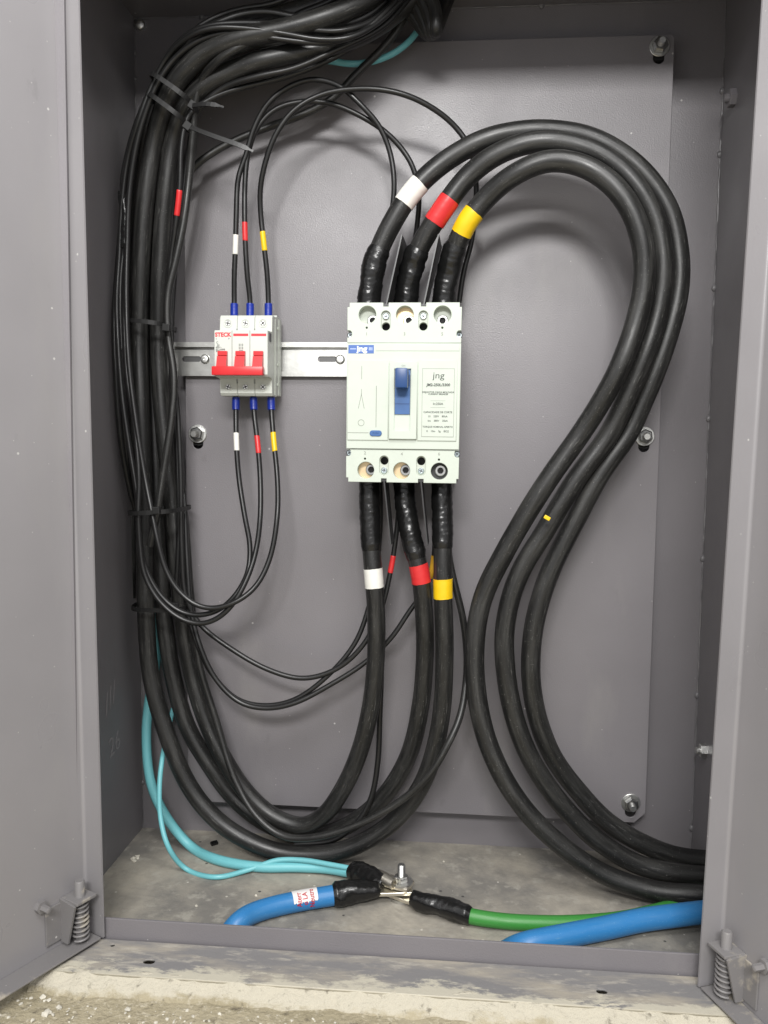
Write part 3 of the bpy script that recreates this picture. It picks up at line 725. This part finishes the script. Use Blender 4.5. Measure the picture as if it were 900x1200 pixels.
for (x, z), mt_ in tints.items():
    bm = BM(); box(bm, mx(x)-.012, mx(x)+(.0105 if mt_ != 'barrier' else .012), -.0835, -.0727, mz(z)-.0095, mz(z)+.0095)
    tb = link('terminal_pad', bm, mt_, mc)
    ox = {18.5: .0045, 53: .0035, 52: .0035, 87.5: .0, 87: .001}[x]; oz = -.0045 if z < 50 else .0005
    bm = BM(); lathe(bm, (mx(x)+ox, -.0834, mz(z)+oz), (0, -1, 0), [(0, .0052), (.0035, .0052), (.0042, .0046), (.0042, .0030), (.0012, .0028)], 22); s_ = link('terminal_screw', bm, 'nut_steel', mc, smooth=True, sharp=30)
    bm = BM(); lathe(bm, (mx(x)+ox, -.0850, mz(z)+oz), (0, -1, 0), [(0, .0029), (.0006, .0029)], 6); link('hex_socket', bm, 'black_hole', s_)
# phase barriers
def barrier(f0, f1, b1, b0, w=.0012):
    bm = BM(); q = [Vector(p) for p in (f0, f1, b1, b0)]
    A = [bm.verts.new(p+Vector((-w/2, 0, 0))) for p in q]; B = [bm.verts.new(p+Vector((w/2, 0, 0))) for p in q]
    bm.faces.new(A); bm.faces.new(B[::-1])
    for i in range(4): bm.faces.new((A[i], B[i], B[(i+1) % 4], A[(i+1) % 4]))
    link('phase_barrier', bm, 'barrier', mc)
for x, tx in ((35.5, .0135), (70, .0125)):
    barrier((mx(x), YC+.003, mz(2.6)), (mx(x)+tx, YC+.006, mz(-62)), (mx(x)+tx*1.15, -.040, mz(-62)), (mx(x), -.040, mz(1)))
    barrier((mx(x), YC+.003, mz(162.6)), (mx(x)+.007, YC+.004, mz(224)), (mx(x)+.007, -.052, mz(224)), (mx(x), -.048, mz(163)))
for x in (35.5, 70):
    for z in (2.5, 162.5):
        bm = BM(); box(bm, mx(x)-.0024, mx(x)+.0024, YC+.0035, -.073, mz(z)-.0016, mz(z)+.0016); link('barrier_foot', bm, 'barrier', mc)

# ================================================================== THICK CABLES
RT = .0096
GT = 'thick black cables looping from the top of the main breaker'
def loopcable(pts, col, mband, uv, tuv, label):
    o, P = cable('power_cable', pts, RT, 'rubber', label, 'power cable', GT, seg=22)
    band(o, P, *uv, RT, .0095, mband)
    i = near(P, *tuv); tapewrap(o, P, 0, i, RT, .14, .13)
    return o, P
loopcable([(433, 372, -.058), (434, 340, -.060), (441, 302, -.062), (458, 264), (483, 225, -.068), (519, 191), (570, 163), (628, 153, -.074), (686, 160), (727, 180), (761, 211, -.074), (784, 248), (795, 295), (795, 340), (784, 388, -.072), (767, 438), (750, 478), (737, 507, -.064), (705, 553), (671, 616), (643, 674), (626, 732, -.055), (622, 790), (629, 838), (648, 887), (680, 930), (713, 964, -.04), (752, 988), (791, 1003), (825, 1008, -.035), (870, 1009, -.035)],
          'white', 'white_tape', (483, 225), (447, 290), 'outermost looping thick black cable with a white tape band above the breaker')
loopcable([(474, 372, -.055), (477, 340, -.056), (485, 305, -.062), (498, 278), (517, 248, -.074), (547, 208), (582, 181), (628, 166, -.088), (680, 172), (721, 193), (752, 226, -.089), (771, 268), (777, 318), (771, 366), (756, 415, -.084), (735, 465), (713, 510, -.072), (676, 560), (641, 618), (607, 676), (592, 732, -.062), (593, 790), (605, 848), (626, 897), (660, 945), (699, 984, -.06), (747, 1013), (791, 1023), (826, 1027, -.060), (870, 1028, -.060)],
          'red', 'red_tape', (517, 248), (492, 290), 'looping thick black cable with a red tape band above the breaker')
loopcable([(520, 372, -.055), (521, 345, -.056), (528, 308, -.062), (537, 282), (547.5, 260, -.076), (571, 231), (599, 207), (640, 189, -.098), (680, 193), (714, 213), (738, 243, -.104), (752, 283), (755, 325), (746, 375), (727, 428, -.096), (705, 470), (684, 503, -.080), (634, 575), (592, 646), (565, 703, -.066), (556, 766), (561, 829), (578, 887), (612, 945), (660, 993), (713, 1027, -.080), (771, 1045), (824, 1049, -.088), (870, 1052, -.09)],
          'yellow', 'yellow_tape', (547.5, 260), (539, 286), 'innermost looping thick black cable with a yellow tape band above the breaker')
GB = 'thick black cables running from the breaker bottom up the left bundle'
RB = .0090
def lowcable(pts, mband, uv, tuv, label):
    o, P = cable('power_cable', pts, RB, 'rubber', label, 'power cable', GB, seg=22)
    band(o, P, *uv, RB, .0088, mband)
    i = near(P, *tuv); tapewrap(o, P, 0, i, RB, .10, .07)
    return o, P
lowcable([(518, 552, -.055), (518, 585, -.058), (519, 640, -.064), (519, 690, -.066), (521, 764), (516, 846, -.058), (498, 912, -.054), (467, 957, -.05), (427, 986), (386, 1000, -.047), (330, 999), (292, 986, -.045), (253, 960), (221, 920, -.04), (194, 856), (176.5, 790), (171, 718, -.036), (170, 640), (168, 560, -.032), (165, 480), (163, 400, -.03), (165, 310), (172, 220, -.05), (183, 155), (196, 115), (212, 88, -.085), (240, 62), (280, 45, -.10), (330, 35), (380, 21, -.10), (430, 0), (470, -30, -.085)],
         'yellow_tape', (519, 690), (518, 642), 'thick black cable leaving the breaker bottom with a yellow tape band')
lowcable([(473, 552, -.055), (475, 590, -.057), (482, 630, -.062), (492.5, 673, -.064), (497, 720), (498, 764), (493, 826, -.045), (478, 887), (447, 936, -.025), (406, 968), (360, 980, -.012), (318, 968), (277, 938, -.008), (246, 897), (219, 850), (202, 790, -.004), (194, 739), (188, 660), (184, 580, .0), (180, 480), (178, 400, .004), (181, 300), (187, 200, -.02), (198, 140), (214, 104, -.05), (240, 78), (280, 58, -.065), (330, 47), (390, 30, -.06), (440, 6), (480, -30, -.05)],
         'red_tape', (492.5, 673), (488, 654), 'thick black cable leaving the breaker bottom with a red tape band')
lowcable([(433, 552, -.055), (433, 590, -.057), (435, 640, -.06), (438, 677, -.062), (441, 723), (440, 780), (433, 836, -.055), (419, 887), (401, 926, -.045), (381, 954), (356, 968, -.035), (326, 960), (295, 936, -.028), (264, 892), (240, 841), (225, 790, -.018), (216, 739), (208, 660), (201, 580, -.018), (190, 480), (186, 400, -.022), (188, 310), (195, 220, -.045), (204, 160), (218, 122), (240, 100, -.075), (275, 82), (310, 70, -.085), (350, 62), (400, 50, -.075), (440, 32), (480, 0, -.06), (500, -30, -.06)],
         'white_tape', (438, 677), (436.5, 646), 'thick black cable leaving the breaker bottom with a white tape band')
cable('power_cable', [(150, 700, .008), (154, 600), (155, 480, .008), (152, 400), (154, 300, .006), (160, 220), (172, 150, -.03), (194, 100), (224, 62, -.06), (262, 36), (320, 20, -.07), (370, 5), (410, -20, -.06)], .0085, 'rubber', 'thick black cable at the back left edge of the bundle without bands', 'power cable', seg=18)

# ---- coiled cables hanging from the top at the right end of the bundle
GC = 'black cables bending through the cabinet top'
for k, (a, l) in enumerate((((0, 0), 'leftmost'), ((13, -3), 'second from left'), ((26, -7), 'second from right'), ((39, -12), 'rightmost'))):
    dx, dy = a
    cable('entry_cable', [(440+dx, -40, -.055-.004*k), (458+dx*1.0, -12), (476+dx*.85, 8+dy*.2), (490+dx*.55, 28+dy*.2), (502+dx*.22, 42+dy*.4, -.050-.006*k), (508+dx*.25, 32+dy, -.032), (512+dx*.4, 5+dy, -.02), (514+dx*.5, -30, -.02)], .0058, 'rubber', l+' of four black cables bending up through the cabinet top', 'cable', GC, seg=14, smooth=2)

# ================================================================== THIN WIRES
rw = .00262
GW = 'thin black wires of the small breaker'
def thin(pts, label, r=rw, mat='pvc', group=None, smooth=2, name='control_wire', cat='wire'):
    return cable(name, pts, r, mat, label, cat, group, seg=10, step=.003, smooth=smooth, wob=.0)
def ferr(o, P, uv, half=.0048, r=.0037):
    band(o, P, *uv, r, half, 'ferrule', 'ferrule')
o, P = thin([(274.5, 374, -.038), (274.5, 350, -.038), (274.5, 325), (276, 288, -.045), (277, 250), (279.5, 207, -.05), (288, 183), (297, 151.6), (314, 121), (338, 102, -.062), (366, 93), (392, 98), (404, 105, -.066), (424, 124), (444, 147), (457, 178), (462, 215, -.05), (458, 255), (448, 290), (441, 320, -.03), (440, 355, -.03)], 'thin black wire with a white sleeve above the small breaker', group=GW)
band(o, P, 276, 288, rw, .0085, 'white_tape', 'sleeve'); ferr(o, P, (274.5, 365), .0042)
o, P = thin([(293, 374, -.038), (293, 350, -.038), (290, 325), (287, 270, -.047), (287.5, 207), (291.5, 176), (303, 147), (324, 127, -.055), (355, 119), (386, 121), (413, 131, -.055), (447, 151), (469, 172), (484, 196, -.045), (491, 228), (489, 262), (484, 300, -.025), (482, 355, -.03)], 'thin black wire with a red sleeve above the small breaker', group=GW)
band(o, P, 287, 270, rw, .0085, 'red_tape', 'sleeve'); ferr(o, P, (293.5, 365), .0042)
o, P = thin([(314.5, 374, -.038), (314.5, 350, -.038), (313, 320), (309, 284, -.045), (305.5, 250), (305, 222), (311, 190), (324, 156), (345, 128.5, -.07), (376, 111), (411, 104.5), (447, 105, -.072), (480, 113), (512, 130), (535, 150), (551, 175, -.05), (558, 215), (553, 280), (543, 320, -.035), (538, 355, -.03)], 'thin black wire with a yellow sleeve above the small breaker', group=GW)
band(o, P, 309, 284, rw, .0085, 'yellow_tape', 'sleeve'); ferr(o, P, (314.5, 365), .0042)
# lower three
o, P = thin([(276.5, 452, -.038), (276.5, 480, -.039), (277, 518, -.045), (280, 560), (287, 606), (293, 640, -.06), (290, 672), (274, 700, -.075), (254, 716), (232, 721), (212, 717), (193, 703), (177, 680), (166, 650), (163, 610, -.075), (160, 575), (152, 525), (144, 470, -.07), (139, 410), (137, 350), (140, 300, -.06), (143, 240, -.062), (150, 185), (163, 140), (182, 92, -.085), (197, 65), (219, 44), (247, 33, -.11), (285, 33), (331, 39), (372, 46), (410, 44, -.10), (445, 25), (480, -10, -.08)], 'thin black wire with a white sleeve below the small breaker', group=GW)
band(o, P, 277, 518, rw, .0085, 'white_tape', 'sleeve'); ferr(o, P, (276.5, 474), .005)
o, P = thin([(297, 452, -.038), (297.5, 480, -.039), (302, 520, -.046), (305, 560), (305, 605), (301, 640, -.066), (292, 672), (275, 705, -.082), (256, 724), (236, 731), (216, 727), (196, 714), (180, 695), (169, 672), (164, 640), (162, 600, -.08), (163, 560), (158, 500), (149, 440, -.072), (146, 380), (147, 330), (147.5, 285, -.06), (146, 250)], 'thin black wire with a red sleeve below the small breaker', group=GW)
band(o, P, 302.5, 521, rw, .0085, 'red_tape', 'sleeve'); ferr(o, P, (297.5, 474), .005)
o, P = thin([(317.5, 452, -.038), (318, 480, -.039), (321, 518, -.045), (325, 560), (325, 604), (316, 655, -.07), (299, 688), (275, 706, -.085), (248, 713), (228, 708), (208, 691), (194, 667), (184, 630, -.085), (178, 600), (170, 560), (160, 498, -.075), (151, 425), (148, 350), (149, 290, -.065), (152, 220), (162, 160), (178, 112), (190, 88, -.09), (207, 66), (236, 46), (270, 38, -.105), (330, 46), (380, 50), (420, 40, -.095), (460, 5), (480, -25, -.08)], 'thin black wire with a yellow sleeve below the small breaker', group=GW)
band(o, P, 321, 519, rw, .0085, 'yellow_tape', 'sleeve'); ferr(o, P, (318, 474), .005)
# taped splice at the left edge of the bundle
o, P = thin([(143, 410, -.062), (141, 360), (142, 320), (146, 285, -.058), (146.5, 250), (143, 218, -.06), (148, 186), (160, 144), (179, 100, -.075), (196, 66), (218, 41), (246, 30, -.10), (283, 27), (331, 29), (366, 35), (400, 36, -.10), (440, 22), (470, -10, -.08)], 'thin black wire with a taped splice at the left edge of the bundle')
tapewrap(o, P, near(P, 146, 290), near(P, 144, 224), .0044, .12, .22, 'splice_tape')
thin([(226, 40, -.085), (255, 27, -.09), (283, 17), (314, 14), (345, 20), (376, 27), (405, 28, -.09), (440, 12), (465, -20, -.08)], 'thin black wire arching highest over the top of the bundle', .0034)
thin([(335, 26, -.075), (350, 16), (383, 3), (410, -14, -.07)], 'short thin black wire rising at the top edge of the bundle', .003)
thin([(172, 660, -.02), (162, 610, -.02), (150, 565, -.035), (141, 510, -.05), (136, 440, -.055), (134, 370), (138, 310), (142, 262, -.04), (147, 210), (158, 160), (174, 118, -.05), (196, 84, -.06), (226, 52)], 'thin black wire lying outermost on the left of the bundle', .0028)
for pts_, r_, lab_ in (
    ([(207, 690, -.03), (210, 600), (206, 500, -.03), (201, 420), (204, 330, -.03), (214, 240), (222, 170, -.05), (234, 128, -.07), (262, 103), (300, 90, -.085), (345, 80), (395, 58, -.085), (450, 30), (485, -10, -.07)], .0028, 'thin black wire along the right edge of the bundle under the red sleeve'),
    ([(150, 560, -.03), (143, 480, -.045), (139, 400), (140, 320, -.05), (147, 240), (156, 172, -.055), (176, 112, -.07), (204, 62), (235, 30, -.085), (275, 12), (320, 4, -.085), (360, -14)], .0026, 'thin black wire arching along the upper left outline of the bundle')):
    thin(pts_, lab_, r_)
# medium cables over the bundle
thin([(176, 640, -.055), (185, 594, -.058), (193, 545), (202, 483, -.056), (204, 440), (197, 390, -.055), (197, 345), (206, 305, -.058), (216, 255), (222, 205, -.06), (227, 150), (229, 118, -.075), (238, 92), (252, 74), (275, 58, -.10), (305, 45), (350, 38), (400, 25, -.095), (450, -10, -.08)], 'medium black cable crossing the front of the left bundle', .0038, 'rubber', name='control_cable', cat='cable')
thin([(203, 255, .0), (210, 226, -.018), (226, 197, -.03), (252, 177), (283, 161), (314, 149, -.03), (355, 134), (390, 115, -.032), (420, 84), (447, 58, -.035), (470, 28), (484, -5, -.04)], 'medium black cable slanting behind the wire arcs up to the coil', .0037, 'rubber', name='control_cable', cat='cable')
# wires from breaker bottom joining the bundle
o, P = thin([(470, 556, -.045), (467, 601, -.046), (463, 637, -.046), (459, 662, -.046), (447, 713), (427, 754, -.05), (396, 783), (356, 795, -.05), (315, 785), (269, 759), (233, 730, -.045), (218, 700), (213, 640, -.045), (212, 560), (208, 480, -.045), (199, 400), (197, 350, -.05), (201, 300), (206, 262), (209, 237, -.065), (211, 215), (213, 168), (221, 135, -.075), (245, 117), (272, 106), (331, 91, -.075), (366, 79), (402, 62), (440, 38, -.07), (480, 0, -.065)], 'thin black wire with red sleeves below the main breaker and high on the bundle')
band(o, P, 459, 662, rw, .0085, 'red_tape', 'sleeve'); band(o, P, 209, 237, rw, .0098, 'red_tape', 'sleeve')
thin([(445, 556, -.04), (446, 610, -.035), (442, 660, -.035), (433, 708, -.04), (417, 752), (386, 790, -.048), (345, 820, -.05), (309, 827), (277, 819), (248, 789, -.045), (230, 752), (220, 715), (216, 660, -.04), (215, 590), (211, 530, -.025), (200, 470, .008)], 'thin black wire passing behind the white banded lower cable')
o, P = thin([(511, 556, -.045), (510, 620, -.042), (507, 665, -.04), (498, 692), (482, 713, -.04), (458, 748), (427, 777, -.045), (386, 803), (345, 824, -.055), (311, 830), (281, 823), (253, 796), (234, 756, -.05), (224, 715), (219, 650, -.04), (215, 575, -.03), (206, 520, .0), (196, 470, .010)], 'thin black wire with an ochre sleeve beside the lower red band')
band(o, P, 507, 665, rw*1.1, .009, 'orange_tape', 'sleeve')
thin([(524, 600, -.040), (526, 650, -.042), (533, 685, -.042), (542, 722), (547, 765, -.042), (546, 800), (539, 840, -.066), (526, 870, -.076), (504, 907, -.080), (470, 938, -.076), (420, 966), (370, 981, -.068), (332, 980), (302, 958, -.055), (276, 915), (254, 846, -.035), (233, 775), (224, 700, -.03), (217, 610, -.03), (208, 545, .0), (198, 480, .01)], 'medium black cable swinging out right of the yellow banded cable', .0036, 'rubber', name='control_cable', cat='cable')
thin([(446, 720, -.03), (447, 780, -.03), (445, 840), (443, 890, -.03), (435, 935), (420, 962, -.035), (390, 985, -.035), (345, 990, -.035)], 'thin black wire hanging straight behind the white banded lower cable', .003)
# light blue neutrals
GN = 'light blue wires'
o, P = thin([(184, 700, .004), (182, 780, .002), (174, 826, -.003), (171.5, 866), (177, 918, -.02), (194.5, 957), (222.6, 991, 'z', FZ+.0052), (253, 1007, 'z', FZ+.0052), (304, 1016, 'z', FZ+.0055), (345, 1016, 'z', FZ+.006), (386, 1018, 'z', FZ+.007), (426, 1026, 'z', FZ+.010)], 'thicker light blue cable curving over the dusty cabinet floor', .0052, 'cyan', name='neutral_cable', cat='cable')
thin([(203, 830, .0), (196, 860, -.01), (190, 890, -.04), (187, 918, -.052), (188, 957), (197, 992, -.075), (217.5, 1018, 'z', FZ+.003), (253, 1028, 'z', FZ+.003), (289, 1020, 'z', FZ+.004), (325, 1008, 'z', FZ+.0125), (355.5, 1008, 'z', FZ+.0142), (386, 1013, 'z', FZ+.0142), (424, 1020, 'z', FZ+.0145)], 'thin light blue wire looping over the thicker light blue cable', .0026, 'cyan', name='neutral_wire', smooth=1)
thin([(280, 38, -.02), (305, 50, -.02), (322, 58), (350, 66), (388, 71.5, -.03), (412, 75), (437, 72), (462, 62, -.025), (480, 48), (491, 33), (497, 5, -.02), (498, -20, -.02)], 'light blue wire showing behind the black bundle at the top', .0031, 'cyan', name='neutral_wire')

# ================================================================== FLOOR CABLES AND EARTH STUD
o, P = cable('neutral_cable', [at(262, 1104, z=-.545), at(268, 1095, z=-.526), at(277, 1083, z=-.5168), at(292, 1072, z=-.5158), at(318, 1063, z=-.5158), at(350, 1056, z=-.5155), at(386, 1050, z=-.514), at(402, 1047.5, z=-.5132)], .0092, 'blue', 'thick blue cable with a torn paper sticker at the sill', 'cable', seg=22, smooth=2)
Pt = P[near(P, 386, 1050):]+path([at(404, 1047, z=-.513), at(418, 1045, z=-.512), at(441, 1042, z=-.5115)])
tapewrap(o, Pt, 1, len(Pt)-1, .0096, .10, .24, taper=.38)
# sticker
i = near(P, 358, 1054); q = resample(sub(P, i, .011), .0011); bm = BM(); n = len(q)
_, uu, _ = frame_of(q[0]-q[-1]); rings = []
for k, p in enumerate(q):
    T = (q[min(k+1, n-1)]-q[max(k-1, 0)]).normalized(); vv = Vector((0, 0, 1)); vv = (vv-T*vv.dot(T)).normalized(); ww = T.cross(vv)
    a0 = -2.2+.25*noise.noise(Vector((k*.9, 0, 4))); a1 = 1.25+.25*noise.noise(Vector((k*.8, 3, 1)))
    rings.append([bm.verts.new(p+(vv*math.cos(a0+(a1-a0)*j/16)+ww*math.sin(a0+(a1-a0)*j/16))*.00955) for j in range(17)])
for a, b in zip(rings, rings[1:]):
    for j in range(16): bm.faces.new((a[j], a[j+1], b[j+1], b[j]))
stk = link('paper_sticker', bm, 'paper', o, smooth=True)
# red writing wrapped on the sticker
T = (q[-1]-q[0]).normalized(); vv = (Vector((0, 0, 1))-T*T.z).normalized(); ww = T.cross(vv); mid = q[n//2]
if ww.y > 0: pass
bm = BM()
for li, (s, off) in enumerate((('Aterr', -.0062), ('o LA', -.0005), ('Neutro', .0058))):
    t = text_bm(s, .0066, 0, 0, 0, sx=.9, bold=.0001)
    for v in t.verts:
        # letters read round the cable: text x runs round, text z along the cable
        ang = v.co.x/.0097; along = off-v.co.z
        back = ww if ww.y < 0 else -ww
        fr = math.radians(52)
        nrm = vv*math.cos(fr-ang)+back*math.sin(fr-ang)
        c_ = mid+T*along; bend = (q[min(n-1, max(0, int(n/2+along/.0011)))]-c_); bend -= T*bend.dot(T)
        v.co = c_+bend+nrm*.00972
    merge(bm, t)
link('sticker_print', bm, 'red_ink', stk)
o, P = cable('neutral_cable', [at(585, 1124, z=-.560), at(592, 1117, z=-.534), at(612, 1107, z=-.517), at(640, 1101, z=-.5143), at(676, 1094, z=-.5138), at(720, 1085, z=-.5130), at(748, 1079, z=-.5115), at(790, 1073, z=-.509), at(824, 1069, z=-.507), at(880, 1064, z=-.506)], .0099, 'blue', 'thickest blue cable crossing the floor towards the right door', 'cable', seg=24, smooth=2)
o, P = cable('earth_cable', [at(512, 1061, z=-.5145), at(524, 1065, z=-.515), at(548, 1073, z=-.516), at(590, 1079.5, z=-.5182), at(640, 1082, z=-.5186), at(690, 1081, z=-.5186), at(735, 1076, z=-.5186), at(790, 1063, z=-.5186), at(850, 1050, z=-.5186)], .0069, 'green', 'green cable leading from the earth stud under the blue cable', 'cable', seg=18, smooth=2)
Pt = path([at(480, 1051, z=-.5135), at(498, 1057, z=-.514), at(510, 1060.5, z=-.5145)])+P[1:near(P, 548, 1073)+1]
tapewrap(o, Pt, 1, len(Pt)-1, .0076, .16, .32, taper=-.05)
# short tape bundle over the lug of the light blue pair
bm = BM(); q = path([at(414, 1021, z=-.513), at(428, 1026, z=-.511), at(440, 1032, z=-.510), at(450, 1039, z=-.512)], .0011, 1); n = len(q)
sdl = 3.3
tube(bm, q, lambda i, a: .0100*(1+.20*noise.noise(Vector((i*.1+sdl, math.cos(a), math.sin(a))))+.06*(((i*.0011+a*.0009) % .007)/.007)-.45*max(0, i/n-.5)), 20)
tag(link('tape_bundle', bm, 'tape', smooth=True, origin=q[0], sharp=60), 'black tape wrapping the ends of the light blue pair', 'tape')
es = empty('earth_stud', at(469, 1045, z=FZ), 'bolted earth stud with washers and cable lugs on the floor', 'earth stud')
c0 = at(470, 1053, z=FZ); c0 = Vector((c0.x, c0.y, FZ))
def ring(name, z, r, h, ri, mat): 
    bm = BM(); lathe(bm, (c0.x, c0.y, z), (0, 0, 1), [(0, r), (h, r), (h, ri), (0, ri)], 28); return link(name, bm, mat, es, smooth=True, sharp=30)
bm = BM(); n = 120
lathe(bm, c0, (0, 0, 1), [(0, .0038)]+[(.001+i*.0005, .0038-(.0004 if i % 2 else 0)) for i in range(1, 66)]+[(.0345, .0030)], 16); link('stud', bm, 'zinc', es, smooth=True, sharp=25)
ring('washer', FZ+.0163, .0112, .0016, .0038, 'zinc'); ring('washer', FZ+.0001, .0110, .0030, .0038, 'zinc')
bm = BM(); lathe(bm, (c0.x, c0.y, FZ+.0180), (0, 0, 1), [(0, .0066), (.0012, .0070), (.0045, .0070), (.0052, .0060)], 6); link('nut', bm, 'zinc', es, smooth=True, sharp=25)
def lug(zb, ang, length, w, mat='tin', rise=0.):
    bm = BM(); q = Matrix.Translation((c0.x, c0.y, zb)) @ Matrix.Rotation(ang, 4, 'Z'); ns = 10
    pts = []
    for i in range(ns+1):
        t = i/ns; pts.append((-.010+t*(length+.010), rise*max(0, t-.55)/.45))
    vs = []
    for (x, z) in pts: vs.append([bm.verts.new(q @ Vector((x, y, z+dz))) for y, dz in ((-w/2, 0), (w/2, 0), (w/2, .0034), (-w/2, .0034))])
    for a, b in zip(vs, vs[1:]):
        for j in range(4): bm.faces.new((a[j], b[j], b[(j+1) % 4], a[(j+1) % 4]))
    bm.faces.new(vs[0][::-1]); bm.faces.new(vs[-1])
    bmesh.ops.bevel(bm, geom=bm.edges[:], offset=.0004, segments=1, affect='EDGES')
    link('cable_lug', bm, mat, es)
lug(FZ+.0034, math.radians(-30), .030, .021, rise=.002); lug(FZ+.0085, math.radians(190), .036, .022, rise=.001); lug(FZ+.0128, math.radians(160), .030, .019, rise=.003)
bm = BM(); p = at(455, 1031, z=-.504); lathe(bm, p+Vector((-.004, .002, 0)), (.8, -.55, -.1), [(0, .0055), (.012, .0055), (.0125, .0035), (.008, .0032)], 16); link('crimp_barrel', bm, 'tin', es, smooth=True, sharp=30)
# scrap of yellow insulation stuck between the loops
bm = BM(); p = at(640, 606, -.085); box(bm, -.0030, .0030, -.0010, .0010, -.0018, .0018, .0007, Matrix.Translation(p+Vector((0, -.008, 0))) @ Matrix.Rotation(.5, 4, 'Y'))
tag(link('tape_scrap', bm, 'yellow_tape', origin=p), 'tiny yellow tape scrap caught on the lower loop of thick cables', 'tape scrap')

p = at(251, 988, z=FZ+.002); bm = BM(); box(bm, -.004, .004, -.0025, .0025, -.0015, .0015, .0009, Matrix.Translation(p) @ Matrix.Rotation(.7, 4, 'Z') @ Matrix.Rotation(.3, 4, 'X'))
tag(link('tape_scrap', bm, 'tape', origin=p), 'tiny black tape scrap on the dusty floor behind the light blue cable', 'tape scrap')

# ================================================================== CABLE TIES
def tie(ua, ub, yf, depth, label, tail=None, head=None, w=.0042, group='black cable ties on the left bundle'):
    A, B = at(*ua, yf+depth*.5), at(*ub, yf+depth*.5); c = (A+B)/2; a = (B-A)/2; L = a.length; a.normalize()
    yv = Vector((0, 1, 0)); yv = (yv-a*yv.dot(a)).normalized(); ax = a.cross(yv)
    bm = BM(); n = 44; rg = []; th = .0011
    for i in range(n):
        t = 2*math.pi*i/n; e = .62
        ca, sa = math.cos(t), math.sin(t); sx, sy = math.copysign(abs(ca)**e, ca), math.copysign(abs(sa)**e, sa)
        p = c+a*L*sx+yv*depth*.5*sy; o_ = (a*sx/L+yv*sy/(depth*.5)).normalized()
        rg.append([bm.verts.new(p+ax*s*w/2+o_*q) for s, q in ((-1, 0), (1, 0), (1, th), (-1, th))])
    for i in range(n):
        p, q = rg[i], rg[(i+1) % n]
        for j in range(4): bm.faces.new((p[j], q[j], q[(j+1) % 4], p[(j+1) % 4]))
    o = link('cable_tie', bm, 'tie', origin=c); tag(o, label, 'cable tie', group)
    if head:
        p = at(*head, yf-.004); bm = BM(); mtx = Matrix.Translation(p) @ Matrix((a, yv, ax)).transposed().to_4x4()
        box(bm, -.0036, .0036, -.0028, .0028, -.0035, .0035, .0006, mtx); link('tie_head', bm, 'tie', o)
    if tail:
        P = path(tail, .004, 1); bm = BM(); rg = []; n = len(P)
        for i, p in enumerate(P):
            T = (P[min(i+1, n-1)]-P[max(i-1, 0)]).normalized(); s_ = T.cross(Vector((0, 1, 0))).normalized(); k = w/2*(1 if i < n-2 else .45)
            if s_.z < 0: s_ = -s_
            s2 = (s_+Vector((0, .22, 0))).normalized(); d2 = T.cross(s2); d2 = -d2 if d2.y > 0 else d2
            rg.append([bm.verts.new(p+s2*k+d2*q) if sg else bm.verts.new(p-s2*k+d2*q) for sg, q in ((0, 0), (1, 0), (1, .0010), (0, .0010))])
        for p, q in zip(rg, rg[1:]):
            for j in range(4): bm.faces.new((p[j], q[j], q[(j+1) % 4], p[(j+1) % 4]))
        bm.faces.new(rg[0]); bm.faces.new(rg[-1]); link('tie_tail', bm, 'tie_gloss' if n > 12 else 'tie', o)
tie((183, 95), (229, 127), -.104, .050, 'upper cable tie on the bundle bend with a short tail', [(226, 124, -.112), (240, 122, -.118), (252, 123, -.119), (262, 126, -.116)], (226, 124))
tie((180, 118), (222, 149), -.094, .048, 'cable tie with a long shiny tail sticking out towards the wires', [(220, 148, -.098), (240, 156, -.104), (262, 164, -.108), (282, 171, -.110), (297, 178, -.110)], (220, 148))
tie((155, 379), (201, 384), -.062, .055, 'cable tie round the bundle level with the small breaker', None, (195, 384))
tie((160, 599), (216, 596), -.088, .075, 'cable tie round the bundle halfway down below the rail', None, (183, 598))
tie((161, 708), (223, 709), -.064, .060, 'lowest cable tie where the bundle starts to spread', None, (205, 710))

for o in S.objects:
    if o.type == 'MESH' and len(o.data.polygons) == 0 and not o.children: bpy.data.objects.remove(o)
